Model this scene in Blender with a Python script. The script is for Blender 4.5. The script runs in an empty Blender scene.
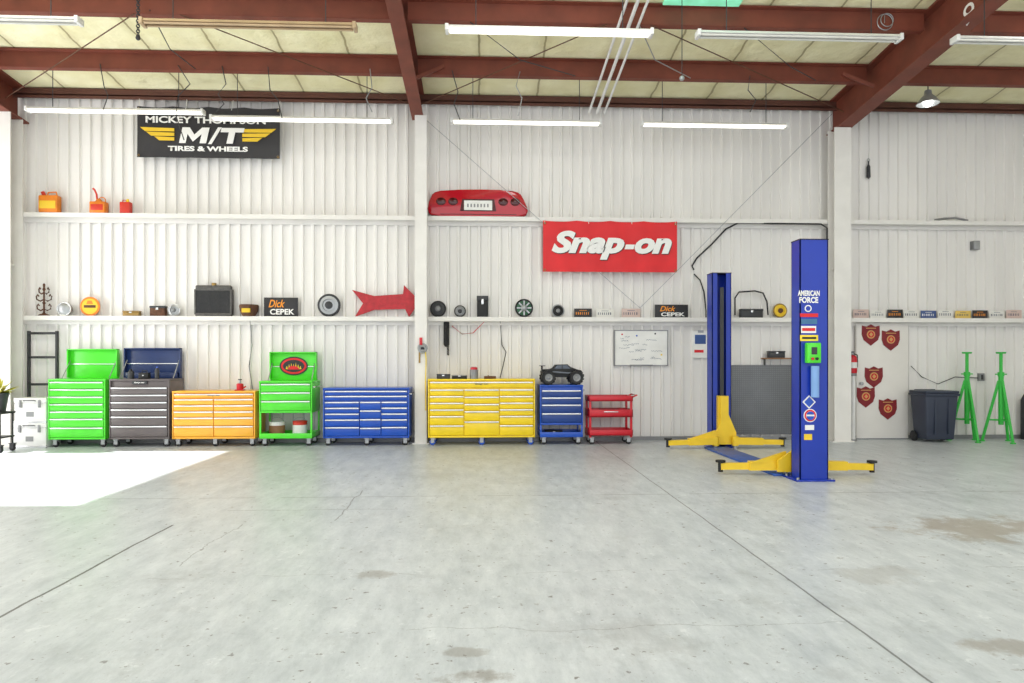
import bpy, bmesh, math, random
from mathutils import Vector, Matrix
random.seed(4)
S=bpy.context.scene; C=S.collection; PI=math.pi
F=683.0; TH=math.radians(2.5); CH=1.42
def ray(u,v):
    a=(u-512)/F; b=(360-v)/F; s,c=math.sin(TH),math.cos(TH)
    return Vector((s+c*a, c-s*a, b))
def at(u,v,Y):
    d=ray(u,v); t=Y/d.y
    return d.x*t, CH+d.z*t
def ux(u,Y): return at(u,360,Y)[0]
def uz(u,v,Y): return at(u,v,Y)[1]
def fl(u,v):
    d=ray(u,v); t=-CH/d.z
    return d.x*t, d.y*t
# ---------------------------------------------------------------- materials
def lin(c): 
    c/=255.0
    return c/12.92 if c<=.04045 else ((c+.055)/1.055)**2.4
def col(rgb,k=1.0): return tuple(min(1,lin(x)*k) for x in rgb)+(1,)
MATS={}
def mat(name,rgb,rough=.45,metal=0,var=.06,scale=5,bump=0,emit=0,stretch=(1,1,1)):
    if name in MATS: return MATS[name]
    m=bpy.data.materials.new(name); m.use_nodes=True; nt=m.node_tree; N=nt.nodes; L=nt.links
    b=N['Principled BSDF']; b.inputs['Roughness'].default_value=rough; b.inputs['Metallic'].default_value=metal
    tc=N.new('ShaderNodeTexCoord'); mp=N.new('ShaderNodeMapping'); mp.inputs['Scale'].default_value=stretch
    L.new(tc.outputs['Object'],mp.inputs['Vector'])
    no=N.new('ShaderNodeTexNoise'); no.inputs['Scale'].default_value=scale; no.inputs['Detail'].default_value=5
    L.new(mp.outputs['Vector'],no.inputs['Vector'])
    r=N.new('ShaderNodeValToRGB'); r.color_ramp.elements[0].position=.3; r.color_ramp.elements[1].position=.7
    r.color_ramp.elements[0].color=col(rgb,1-var); r.color_ramp.elements[1].color=col(rgb,1+var)
    L.new(no.outputs['Fac'],r.inputs['Fac']); L.new(r.outputs['Color'],b.inputs['Base Color'])
    if bump:
        bp=N.new('ShaderNodeBump'); bp.inputs['Strength'].default_value=bump; bp.inputs['Distance'].default_value=.02
        L.new(no.outputs['Fac'],bp.inputs['Height']); L.new(bp.outputs['Normal'],b.inputs['Normal'])
    if emit:
        L.new(r.outputs['Color'],b.inputs['Emission Color']); b.inputs['Emission Strength'].default_value=emit
    MATS[name]=m; return m
class NG:
    def __init__(s,m): s.N=m.node_tree.nodes; s.L=m.node_tree.links
    def math(s,op,a,b=None,c=None):
        n=s.N.new('ShaderNodeMath'); n.operation=op
        for i,x in enumerate((a,b,c)):
            if x is None: continue
            if isinstance(x,(int,float)): n.inputs[i].default_value=x
            else: s.L.new(x,n.inputs[i])
        return n.outputs[0]
    def noise(s,vec,scale,detail=5,rough=.5):
        n=s.N.new('ShaderNodeTexNoise'); n.inputs['Scale'].default_value=scale; n.inputs['Detail'].default_value=detail
        n.inputs['Roughness'].default_value=rough; s.L.new(vec,n.inputs['Vector']); return n.outputs['Fac']
    def ramp(s,f,p0,p1,c0,c1):
        r=s.N.new('ShaderNodeValToRGB'); e=r.color_ramp.elements
        e[0].position=p0; e[1].position=p1; e[0].color=c0; e[1].color=c1
        s.L.new(f,r.inputs['Fac']); return r.outputs['Color']
    def mix(s,f,a,b):
        n=s.N.new('ShaderNodeMix'); n.data_type='RGBA'
        if isinstance(f,(int,float)): n.inputs[0].default_value=f
        else: s.L.new(f,n.inputs[0])
        for i,x in ((6,a),(7,b)):
            if isinstance(x,tuple): n.inputs[i].default_value=x
            else: s.L.new(x,n.inputs[i])
        return n.outputs[2]
def floor_mat():
    m=bpy.data.materials.new('worn_concrete'); m.use_nodes=True; g=NG(m); b=g.N['Principled BSDF']
    tc=g.N.new('ShaderNodeTexCoord'); v=tc.outputs['Object']
    sx=g.N.new('ShaderNodeSeparateXYZ'); g.L.new(v,sx.inputs[0]); x,y=sx.outputs[0],sx.outputs[1]
    mp=g.N.new('ShaderNodeMapping'); mp.inputs['Scale'].default_value=(1,.3,1); mp.inputs['Rotation'].default_value=(0,0,.5); g.L.new(v,mp.inputs['Vector'])
    mp2=g.N.new('ShaderNodeMapping'); mp2.inputs['Scale'].default_value=(1,.12,1); mp2.inputs['Rotation'].default_value=(0,0,-1.1); g.L.new(v,mp2.inputs['Vector'])
    big=g.noise(v,.5,7,.65); mid=g.noise(v,2.6,10,.75); fine=g.noise(v,34,4,.75); scr=g.noise(mp.outputs['Vector'],7,9,.8); scr2=g.noise(mp2.outputs['Vector'],12,6,.7)
    B,W=(0,0,0,1),(1,1,1,1)
    c=g.ramp(big,.33,.67,col((176,184,190)),col((206,212,217)))
    c2=g.ramp(mid,.32,.68,col((160,168,174)),col((216,221,225)))
    c=g.mix(.5,c,c2)
    c=g.mix(.32,c,g.ramp(scr,.36,.64,col((148,155,160)),col((234,237,240))))
    sm=g.ramp(g.noise(v,.8,10,.78),.54,.70,B,W); c=g.mix(g.math('MULTIPLY',sm,.5),c,col((146,149,150)))
    c=g.mix(g.math('MULTIPLY',g.ramp(scr2,.66,.70,B,W),.35),c,col((140,142,144)))
    c=g.mix(g.math('MULTIPLY',g.ramp(scr2,.30,.33,W,B),.35),c,col((236,239,241)))
    c=g.mix(g.math('MULTIPLY',g.ramp(fine,.62,.70,B,W),.5),c,col((112,113,114)))
    c=g.mix(g.math('MULTIPLY',g.ramp(g.noise(v,8,6,.7),.64,.68,B,W),.5),c,col((124,116,106)))
    c=g.mix(g.math('MULTIPLY',g.ramp(g.noise(v,16,3,.6),.66,.69,B,W),.7),c,col((98,94,90)))
    c=g.mix(g.math('MULTIPLY',g.ramp(g.noise(v,5.3,7,.75),.60,.66,B,W),.4),c,col((234,237,240)))
    wob=g.math('MULTIPLY',g.math('SUBTRACT',g.noise(v,1.6,8,.6),.5),.10)
    brk=g.noise(v,2.5,3)
    def line(val,cst,w,wk=1.0):
        d=g.math('ABSOLUTE',g.math('ADD',g.math('SUBTRACT',val,cst),g.math('MULTIPLY',wob,wk)))
        return g.math('LESS_THAN',d,w)
    def seg(val,cst,w,wk,other,mid_,half,k):
        return g.math('MULTIPLY',g.math('MULTIPLY',line(val,cst,w,wk),g.math('LESS_THAN',g.math('ABSOLUTE',g.math('SUBTRACT',other,mid_)),half)),k)
    parts=[g.math('MULTIPLY',g.math('MULTIPLY',line(x,-2.66,.010,.5),g.math('LESS_THAN',y,6.0)),.9),
      g.math('MULTIPLY',line(x,1.98,.007,.3),.7),
      g.math('MULTIPLY',g.math('MULTIPLY',line(y,7.15,.009,.5),g.math('GREATER_THAN',brk,.44)),.45),
      g.math('MULTIPLY',g.math('MULTIPLY',line(y,4.55,.004,2.5),g.math('GREATER_THAN',brk,.54)),.3),
      seg(x,-1.3,.006,1.8,y,6.8,.7,.6),seg(x,-2.1,.005,2.6,y,5.4,.6,.45),seg(y,6.55,.007,1.5,x,-1.6,.8,.45),seg(y,3.6,.004,3.0,x,.8,1.2,.3)]
    mk=parts[0]
    for p in parts[1:]: mk=g.math('MAXIMUM',mk,p)
    c=g.mix(mk,c,col((58,56,54)))
    def stain(u,vv,rx,ry,k,rgb,c):
        X,Y=fl(u,vv)
        d=g.math('ADD',g.math('POWER',g.math('ABSOLUTE',g.math('DIVIDE',g.math('SUBTRACT',x,X),rx)),2.0),g.math('POWER',g.math('ABSOLUTE',g.math('DIVIDE',g.math('SUBTRACT',y,Y),ry)),2.0))
        d=g.math('ADD',d,g.math('MULTIPLY',g.math('SUBTRACT',mid,.5),6.5))
        f=g.ramp(d,.2,1.0,W,B)
        return g.mix(g.math('MULTIPLY',f,k),c,col(rgb))
    c=stain(985,528,.8,.45,.65,(146,130,110),c); c=stain(378,574,.16,.1,.5,(126,118,106),c)
    c=stain(880,575,.3,.2,.25,(146,138,124),c); c=stain(490,678,.2,.08,.55,(122,112,100),c)
    c=stain(1005,648,.22,.12,.5,(134,120,102),c); c=stain(640,640,.3,.3,.18,(140,138,132),c); c=stain(470,652,.12,.05,.45,(126,118,106),c)
    g.L.new(c,b.inputs['Base Color'])
    rr=g.math('ADD',g.math('MULTIPLY',mid,.4),.15); g.L.new(rr,b.inputs['Roughness'])
    bp=g.N.new('ShaderNodeBump'); bp.inputs['Strength'].default_value=.15; bp.inputs['Distance'].default_value=.008
    g.L.new(g.math('ADD',mid,g.math('MULTIPLY',fine,.25)),bp.inputs['Height']); g.L.new(bp.outputs['Normal'],b.inputs['Normal'])
    return m
def ceil_mat():
    m=bpy.data.materials.new('insulation_facing'); m.use_nodes=True; g=NG(m); b=g.N['Principled BSDF']
    tc=g.N.new('ShaderNodeTexCoord'); v=tc.outputs['Object']
    sx=g.N.new('ShaderNodeSeparateXYZ'); g.L.new(v,sx.inputs[0]); x=sx.outputs[0]
    c=g.ramp(g.noise(v,1.6,6,.6),.3,.7,col((234,227,180)),col((252,247,210)))
    fr=g.math('ABSOLUTE',g.math('SUBTRACT',g.math('FRACT',g.math('DIVIDE',g.math('ADD',x,g.math('MULTIPLY',g.noise(v,2,3),.1)),1.0)),.5))
    seam=g.math('GREATER_THAN',fr,.484); c=g.mix(g.math('MULTIPLY',seam,.75),c,col((112,102,70)))
    soft=g.ramp(fr,.36,.5,(0,0,0,1),(1,1,1,1)); c=g.mix(g.math('MULTIPLY',soft,.35),c,col((190,176,124)))
    g.L.new(c,b.inputs['Base Color']); b.inputs['Roughness'].default_value=.8
    bp=g.N.new('ShaderNodeBump'); bp.inputs['Strength'].default_value=.8; bp.inputs['Distance'].default_value=.08
    g.L.new(g.noise(v,3,4),bp.inputs['Height']); g.L.new(bp.outputs['Normal'],b.inputs['Normal'])
    return m
def diamond_mat():
    m=bpy.data.materials.new('diamond_plate'); m.use_nodes=True; g=NG(m); b=g.N['Principled BSDF']
    tc=g.N.new('ShaderNodeTexCoord'); mp=g.N.new('ShaderNodeMapping'); mp.inputs['Rotation'].default_value=(0,PI/4,0); g.L.new(tc.outputs['Object'],mp.inputs['Vector'])
    sx=g.N.new('ShaderNodeSeparateXYZ'); g.L.new(mp.outputs['Vector'],sx.inputs[0])
    s1=g.math('SINE',g.math('MULTIPLY',sx.outputs[0],130.0)); s2=g.math('SINE',g.math('MULTIPLY',sx.outputs[2],130.0))
    h=g.math('MULTIPLY',s1,s2)
    c=g.ramp(h,.1,.9,col((104,106,110)),col((128,130,134)))
    n=g.ramp(g.noise(tc.outputs['Object'],3,6,.6),.35,.65,(.0,0,0,1),(1,1,1,1))
    c=g.mix(g.math('MULTIPLY',n,.25),c,col((140,142,146)))
    g.L.new(c,b.inputs['Base Color']); b.inputs['Metallic'].default_value=.2; b.inputs['Roughness'].default_value=.5
    bp=g.N.new('ShaderNodeBump'); bp.inputs['Strength'].default_value=.25; bp.inputs['Distance'].default_value=.003
    g.L.new(h,bp.inputs['Height']); g.L.new(bp.outputs['Normal'],b.inputs['Normal'])
    return m
WALL=mat('white_corrugated_paint',(234,231,227),.5,0,.06,1.2,stretch=(1,1,.25))
WHITE=mat('white_paint',(234,231,226),.5,0,.05,3); WHITE2=mat('white_plastic',(230,229,227),.4)
BROWN=mat('red_oxide_steel',(118,58,42),.6,0,.2,3); EAVE=mat('dark_brown_steel',(92,54,44),.6,0,.15,3)
GREEN=mat('lime_green_enamel',(84,222,52),.3); GREEN2=mat('green_stand_enamel',(48,186,64),.4)
GUN=mat('gunmetal_enamel',(100,92,92),.35); NAVY=mat('dark_blue_enamel',(34,54,102),.3)
ORANGE=mat('amber_enamel',(248,182,60),.3); BLUE=mat('royal_blue_enamel',(24,80,186),.3)
YEL=mat('bright_yellow_enamel',(248,214,30),.3); RED=mat('red_enamel',(200,22,40),.35)
LBLUE=mat('lift_blue_enamel',(8,50,166),.35); LYEL=mat('lift_yellow_enamel',(244,204,44),.4)
CHROME=mat('brushed_trim',(224,225,226),.25,.6,.04); STEEL=mat('galvanised_steel',(168,170,172),.4,.6)
BLACK=mat('black_rubber',(26,26,28),.6); DARK=mat('dark_grey_plastic',(52,53,56),.5); GREY=mat('mid_grey_metal',(140,141,142),.45,.3)
BAN_R=mat('red_vinyl',(222,32,38),.55,0,.08,3); BAN_K=mat('black_vinyl',(44,43,46),.55,0,.1,3); TXT=mat('white_ink',(242,241,238),.6,0,.01)
YINK=mat('yellow_ink',(236,196,48),.6); OINK=mat('orange_ink',(240,150,40),.6); RUST=mat('rusty_iron',(98,66,48),.75,.2,.3,20)
ARROW=mat('weathered_red_paint',(178,32,42),.5,0,.2,14); BUMP=mat('glossy_red_paint',(182,16,34),.08,0,.03)
DKRED=mat('dark_red_lens',(74,8,14),.2); MAROON=mat('maroon_shield_paint',(128,24,34),.5,0,.08); GOLD=mat('gold_paint',(212,160,96),.5)
CANOR=mat('orange_can_paint',(226,128,30),.5,0,.15,8); CANRED=mat('red_can_paint',(205,50,30),.5,0,.1,8)
WOOD=mat('plywood',(140,100,66),.6,0,.2,6); BIN=mat('charcoal_blue_plastic',(50,57,74),.5)
TUBE=mat('lit_tube',(255,251,240),.4,0,0,1,0,1.8); LAMP=mat('lit_bulb',(255,255,250),.4,0,0,1,0,8.0)
OFF=mat('unlit_tube',(222,220,212),.3); AGED=mat('aged_fixture_enamel',(186,160,126),.5,0,.1); 
SKYL=mat('green_fibreglass',(130,215,175),.5,0,.25,4,0,.7); CREAM=mat('white_door_paint',(232,228,222),.5,0,.04,2)
PAPER=mat('paper',(238,237,233),.7); LEAF=mat('yellow_green_leaf',(190,182,60),.5,0,.3,30); CYAN=mat('pale_blue_paper',(130,170,225),.6)
RADI=mat('old_radiator_metal',(88,86,84),.55,.4,.25,25); BRASS=mat('aged_brass',(150,122,70),.4,.6,.2,10); STINKB=mat('dark_ink',(80,84,104),.7)
DISCG=mat('green_disc_paint',(40,90,60),.4); DMD=diamond_mat()
# ---------------------------------------------------------------- mesh builder
def ztod(d):
    return Vector((0,0,1)).rotation_difference(d.normalized()).to_matrix().to_4x4()
FACE=Matrix.Rotation(PI/2,4,'X')     # local z -> -y
class MB:
    def __init__(s): s.bm=bmesh.new()
    def box(s,x0,x1,y0,y1,z0,z1,bv=0,M=None,seg=2):
        vs=bmesh.ops.create_cube(s.bm,size=1)['verts']
        for v in vs:
            v.co=Vector(((x0+x1)/2+v.co.x*(x1-x0),(y0+y1)/2+v.co.y*(y1-y0),(z0+z1)/2+v.co.z*(z1-z0)))
            if M: v.co=M@v.co
        if bv:
            es=list({e for v in vs for e in v.link_edges})
            bmesh.ops.bevel(s.bm,geom=es,offset=bv,segments=seg,affect='EDGES',profile=.5)
        return s
    def hexa(s,p):
        v=[s.bm.verts.new(q) for q in p]
        for f in ((0,1,2,3),(7,6,5,4),(0,4,5,1),(1,5,6,2),(2,6,7,3),(3,7,4,0)): s.bm.faces.new([v[i] for i in f])
        return s
    def sbox(s,x0,x1,y0,y1,a,b):   # box following the roof slope
        z=lambda o,y:o+.1*(12-y)
        return s.hexa([(x0,y0,z(a,y0)),(x1,y0,z(a,y0)),(x1,y1,z(a,y1)),(x0,y1,z(a,y1)),(x0,y0,z(b,y0)),(x1,y0,z(b,y0)),(x1,y1,z(b,y1)),(x0,y1,z(b,y1))])
    def cyl(s,p0,p1,r0,r1=None,n=16):
        p0,p1=Vector(p0),Vector(p1); d=p1-p0
        bmesh.ops.create_cone(s.bm,cap_ends=True,segments=n,radius1=r0,radius2=r0 if r1 is None else r1,depth=d.length,matrix=Matrix.Translation((p0+p1)/2)@ztod(d))
        return s
    def bar(s,p0,p1,w,h):          # rectangular bar between two points
        p0,p1=Vector(p0),Vector(p1); d=p1-p0
        q=d.to_track_quat('Z','Y').to_matrix().to_4x4()
        return s.box(-w/2,w/2,-h/2,h/2,-d.length/2,d.length/2,0,Matrix.Translation((p0+p1)/2)@q)
    def tube(s,pts,r,n=8):
        pts=[Vector(p) for p in pts]; rings=[]
        for i,p in enumerate(pts):
            t=(pts[min(i+1,len(pts)-1)]-pts[max(i-1,0)]).normalized()
            M=ztod(t)
            rings.append([s.bm.verts.new(p+M.to_3x3()@Vector((r*math.cos(2*PI*k/n),r*math.sin(2*PI*k/n),0))) for k in range(n)])
        for a,b in zip(rings,rings[1:]):
            off=min(range(n),key=lambda o:(a[0].co-b[o].co).length)
            for k in range(n): s.bm.faces.new((a[k],a[(k+1)%n],b[(k+1+off)%n],b[(k+off)%n]))
        s.bm.faces.new(rings[0][::-1]); s.bm.faces.new(rings[-1]); return s
    def prism(s,pts,y0,y1,bv=0):
        a=[s.bm.verts.new((x,y0,z)) for x,z in pts]; b=[s.bm.verts.new((x,y1,z)) for x,z in pts]; n=len(pts)
        fa=s.bm.faces.new(a); s.bm.faces.new(b[::-1])
        for k in range(n): s.bm.faces.new((a[k],b[k],b[(k+1)%n],a[(k+1)%n]))
        if bv: bmesh.ops.bevel(s.bm,geom=list(fa.edges),offset=bv,segments=3,affect='EDGES',profile=.5)
        return s
    def lathe(s,prof,M=None,n=24):
        rings=[]
        for r,z in prof:
            if r<1e-5: rings.append([s.bm.verts.new((0,0,z))])
            else: rings.append([s.bm.verts.new((r*math.cos(2*PI*k/n),r*math.sin(2*PI*k/n),z)) for k in range(n)])
        for a,b in zip(rings,rings[1:]):
            for k in range(n):
                k2=(k+1)%n
                if len(a)==1 and len(b)==1: continue
                if len(a)==1: s.bm.faces.new((a[0],b[k],b[k2]))
                elif len(b)==1: s.bm.faces.new((a[k],a[k2],b[0]))
                else: s.bm.faces.new((a[k],a[k2],b[k2],b[k]))
        if M:
            for rg in rings:
                for v in rg: v.co=M@v.co
        return s
    def ring(s,R,r,M=None,n=28,m=8):
        vs=[[s.bm.verts.new(((R+r*math.cos(2*PI*j/m))*math.cos(2*PI*i/n),(R+r*math.cos(2*PI*j/m))*math.sin(2*PI*i/n),r*math.sin(2*PI*j/m))) for j in range(m)] for i in range(n)]
        for i in range(n):
            for j in range(m): s.bm.faces.new((vs[i][j],vs[(i+1)%n][j],vs[(i+1)%n][(j+1)%m],vs[i][(j+1)%m]))
        if M:
            for a in vs:
                for v in a: v.co=M@v.co
        return s
    def ball(s,c,r,sc=(1,1,1)):
        bmesh.ops.create_uvsphere(s.bm,u_segments=16,v_segments=10,radius=r,matrix=Matrix.Translation(c)@Matrix.Diagonal((*sc,1))); return s
    def build(s,name,m,parent=None,loc=None,smooth=True):
        bmesh.ops.recalc_face_normals(s.bm,faces=s.bm.faces[:])
        me=bpy.data.meshes.new(name); s.bm.to_mesh(me); s.bm.free(); me.materials.append(m)
        if smooth:
            for p in me.polygons: p.use_smooth=True
            me.set_sharp_from_angle(angle=math.radians(35))
        o=bpy.data.objects.new(name,me); C.objects.link(o)
        if parent: o.parent=parent
        if loc: o.location=loc
        return o
def tag(o,label,cat,group=None):
    o['label']=label; o['category']=cat
    if group: o['group']=group
    return o
def thing(name,label,cat,loc,rz=0,group=None):
    o=bpy.data.objects.new(name,None); C.objects.link(o); o.location=loc; o.rotation_euler=(0,0,rz); o.empty_display_size=.1
    return tag(o,label,cat,group)
def struct(o): o['kind']='structure'; return o
def text(name,s,m,par,xc,zc,w,h,y,shear=0,bold=0):
    cu=bpy.data.curves.new('t','FONT'); cu.body=s; cu.shear=shear; cu.offset=bold; cu.resolution_u=4
    o=bpy.data.objects.new('t',cu); C.objects.link(o); bpy.context.view_layer.update()
    me=bpy.data.meshes.new_from_object(o.evaluated_get(bpy.context.evaluated_depsgraph_get()))
    bpy.data.objects.remove(o); bpy.data.curves.remove(cu)
    xs=[v.co.x for v in me.vertices]; ys=[v.co.y for v in me.vertices]
    x0,x1,y0,y1=min(xs),max(xs),min(ys),max(ys)
    for v in me.vertices: v.co=Vector((xc+((v.co.x-x0)/(x1-x0)-.5)*w, y, zc+((v.co.y-y0)/(y1-y0)-.5)*h))
    me.materials.clear(); me.materials.append(m); me.name=name
    o=bpy.data.objects.new(name,me); C.objects.link(o); o.parent=par; return o
# ---------------------------------------------------------------- setting
XL,XR,YN=-11.0,13.0,-2.6
struct(MB().box(XL-.1,XR+.1,YN,12.1,-.12,0).build('floor',floor_mat(),smooth=False))
struct(MB().sbox(XL-.1,XR+.1,YN,12.1,6.0,6.12).build('ceiling',ceil_mat(),smooth=False))
w=MB(); prof=[]; x=XL; P=.18
while x<XR:
    prof+=[(x,12.0),(x+.115,12.0),(x+.13,11.966),(x+.165,11.966)]; x+=P
prof.append((XR,12.0))
vb=[w.bm.verts.new((px,py,0)) for px,py in prof]; vt=[w.bm.verts.new((px,py,6.0)) for px,py in prof]
for i in range(len(prof)-1): w.bm.faces.new((vb[i],vb[i+1],vt[i+1],vt[i]))
w.box(XL,XR,12.01,12.1,0,6.0)
struct(w.build('wall_back',WALL,smooth=False))
wl=MB()
D0,D1,DH=7.08,11.1,4.55
wl.box(XL-.1,XL,YN,D0,0,6.9).box(XL-.1,XL,D1,12.1,0,6.2).box(XL-.1,XL,D0,D1,DH,6.5)
struct(wl.build('wall_left',WALL,smooth=False))
struct(MB().box(XR,XR+.1,YN,12.1,0,6.6).build('wall_right',WALL,smooth=False))
# wall girts (ledges)
LZ,UZ=2.165,3.90
def girt(n,z):
    g=MB().box(XL,XR,11.80,11.965,z-.012,z).box(XL,XR,11.80,11.815,z-.075,z-.012).box(XL,XR,11.95,11.965,z-.14,z-.012)
    struct(g.build('trim_%d'%n,WHITE,smooth=False))
girt(1,LZ); girt(2,UZ)
struct(MB().box(XL,XR,11.82,11.965,5.88,6.0).box(XL,XR,11.82,11.835,5.83,5.9).build('trim_3',EAVE,smooth=False))
struct(MB().box(XL,XR,11.93,11.965,0,.07).build('baseboard_back',GREY,smooth=False))
# skylight
struct(MB().sbox(2.45,3.5,7.2,9.18,5.96,5.985).build('window_1',SKYL,smooth=False))
# door
dx0,dx1=ux(856,11.93),ux(908,11.93)
door=struct(MB().box(dx0,dx1,11.915,11.965,.02,uz(880,323,11.92),.006).build('door_1',CREAM))
MB().lathe([(0,.05),(.03,.045),(.03,.01),(.012,0),(.012,-.02)],Matrix.Translation((dx0+.07,11.895,1.0))@FACE,16).build('door_handle',STEEL,door)
# ---------------------------------------------------------------- steel frame
xr0=ux(826,11.97); xr1=xr0+.27
xl1=ux(30,11.97); xl0=xl1-.42
xm0,xm1=-1.2,-1.0
def rafter(x0,x1,zb,label,yend=11.95):
    m=(x0+x1)/2
    r=MB().sbox(x0,x1,YN,yend,zb,zb+.025).sbox(m-.02,m+.02,YN,yend,zb+.025,5.97).sbox(x0,x1,YN,yend,5.97,5.997)
    return tag(r.build('rafter',BROWN,smooth=False),label,'roof beam','roof rafters')
rf=rafter(xr0,xr1,5.42,'deep red-brown steel rafter sloping down to the white column beside the blue lift')
# painted numeral on the left face of that rafter
wx=(xr0+xr1)/2-.02
d=ray(969,14); kx=wx/d.x; ny,nz=d.y*kx,CH+d.z*kx
nm=text('lettering','9',TXT,rf,0,0,.2,.28,0,0,.0)
for v in nm.data.vertices: v.co=Vector((wx-.004,ny-v.co.x,nz+v.co.z))
rafter(xl0,xl1,5.42,'red-brown steel rafter at the far left above the left column')
rafter(xm0,xm1,5.52,'narrow red-brown steel rafter over the middle of the wall, above the thin post',11.8)
def column(x0,x1,yf,zt,label):
    m=(x0+x1)/2
    c=MB().box(x0,x1,yf,yf+.02,.02,zt).box(m-.012,m+.012,yf+.02,11.79,.02,zt).box(x0,x1,11.775,11.795,.02,zt).box(x0-.04,x1+.04,yf-.04,11.795,0,.02)
    c.box(m-.1,m+.1,yf+.02,11.775,3.0,3.015)
    tag(c.build('steel_column',WHITE,smooth=False),label,'column','wall columns')
column(ux(829,11.75),ux(850,11.6),11.56,5.45,'white steel column behind the blue lift, left of the white door')
column(xl0,xl1,11.48,5.47,'white steel column at the left edge of the photo')
column(ux(415,11.65),ux(427,11.65),11.6,5.56,'slim white steel post in the middle of the wall, left of the yellow tool cabinet')
def purlin(y,x0,x1,label):
    p=MB().sbox(x0,x1,y-.006,y+.006,5.74,5.985).sbox(x0,x1,y,y+.09,5.735,5.747).sbox(x0,x1,y-.08,y,5.973,5.985)
    tag(p.build('purlin',BROWN,smooth=False),label,'roof beam','roof purlins')
xs=[XL,xl0,xl1,xm0,xm1,xr0,xr1,XR]
for y in (10.68,9.26):
    n2='lower' if y>10 else 'upper'
    for i,bn in enumerate(('left of the left rafter','in the left bay','in the wide bay between middle and right rafters','right of the deep right rafter')):
        purlin(y,xs[2*i],xs[2*i+1],'%s red-brown roof purlin %s'%(n2,bn))
z_=lambda y,o:o+.1*(12-y)
def knee(x0,x1,lb): tag(MB().bar((x0,10.5,z_(10.5,5.58)),(x1,10.66,z_(10.66,5.85)),.05,.05).build('knee_brace',BROWN,smooth=False),lb,'brace','knee braces')
knee(xm1-.02,-.6,'short red-brown brace right of the middle rafter, up to the lower purlin')
knee(xr0+.02,xr0-.4,'short red-brown brace left of the deep right rafter, up to the lower purlin')
for i,(xx,r,lb) in enumerate(((1.86,.02,'leftmost'),(2.0,.026,'middle'),(2.13,.02,'rightmost'))):
    o_=5.734-r
    tag(MB().tube([(xx,11.83,z_(11.83,o_)),(xx,10.7,z_(10.7,o_)),(xx,9.3,z_(9.3,o_)),(xx,2,z_(2,o_))],r).build('conduit',WHITE2),'%s of the three pale conduits running under the roof'%lb,'pipe','roof conduits')
def rod(p,label,r=.006,m=STEEL,name='brace_rod',cat='rod'):
    tag(MB().tube(p,r,6).build(name,m),label,cat)
def wp(u,v,Y): a=at(u,v,Y); return (a[0],Y,a[1])
rod([wp(424,118,11.7),wp(542,222,11.79),wp(640,308,11.79)],'thin steel brace rod slanting from the middle post behind the red banner',.005)
rod([wp(832,114,11.74),wp(676,272,11.76),wp(640,308,11.77)],'thin steel brace rod slanting from the right column down behind the red banner',.005)
rod([(2.3,9.24,z_(9.24,5.72)),(xr0+.02,11.4,z_(11.4,5.6))],'thin rod crossing the roof toward the right column',.008,RUST)
rod([(xm1-.02,11.4,z_(11.4,5.6)),(1.7,9.24,z_(9.24,5.72))],'thin rod crossing the roof from the middle rafter to the conduits',.008,RUST)
rod([(xm0+.02,11.4,z_(11.4,5.6)),(-4.0,9.24,z_(9.24,5.72))],'thin rod crossing the roof left of the middle rafter',.008,RUST)
rod([(xl1-.02,11.4,z_(11.4,5.6)),(-4.6,9.24,z_(9.24,5.72))],'thin rod crossing the roof beside the left rafter',.008,RUST)
def wire(pts,label,m=DARK,r=.008): tag(MB().tube(pts,r,6).build('loose_wire',m),label,'wire')
yy=10.672
def hw(u,pts,label,m=DARK): wire([(ux(u,yy),yy,z_(yy,5.80))]+[wp(a,b,yy-.03) for a,b in pts],label,m)
hw(100,[(104,86),(108,96),(103,110)],'loose dark wire dangling from the lower purlin near the left rafter')
hw(178,[(190,84),(178,96),(176,116),(184,140)],'loose dark wire dangling in front of the black banner')
hw(268,[(270,90),(278,100),(282,118)],'loose dark wire dangling at the right edge of the black banner')
hw(452,[(458,92),(454,104),(460,120)],'loose dark wire dangling right of the middle rafter')
hw(222,[(226,84),(218,94),(224,104),(216,112)],'loose dark wire curling above the middle of the black banner')
hw(370,[(372,88),(366,98),(372,112)],'loose pale wire dangling left of the middle rafter',STEEL)
hw(520,[(516,86),(522,98),(518,116)],'loose pale wire dangling above the red banner, left',STEEL)
hw(750,[(748,90),(756,100),(750,112)],'loose dark wire dangling left of the deep rafter')
yu=9.252
wire([(ux(150,yu),yu-.01,z_(yu,5.78)),(ux(170,10),10.0,z_(10,5.68)),(ux(196,yy),yy-.02,z_(yy,5.74))],'slack dark wire strung between the two purlins above the black banner')
wire([(ux(640,yu),yu+.03,z_(yu,5.73)),(ux(655,10),10.0,z_(10,5.66)),(ux(690,yy),yy-.02,z_(yy,5.74))],'slack pale wire strung between the two purlins right of the conduits',STEEL)
wire([(ux(745,yu),yu+.03,z_(yu,5.73)),(ux(790,10),10.0,z_(10,5.6)),(ux(815,yy),yy-.02,z_(yy,5.74))],'slack dark wire strung between the two purlins near the deep rafter')
wire([(ux(470,yu),yu+.03,z_(yu,5.73)),(ux(520,10),10.0,z_(10,5.62)),(ux(575,yy),yy-.02,z_(yy,5.74))],'slack dark wire strung between the two purlins right of the middle rafter')
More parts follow.
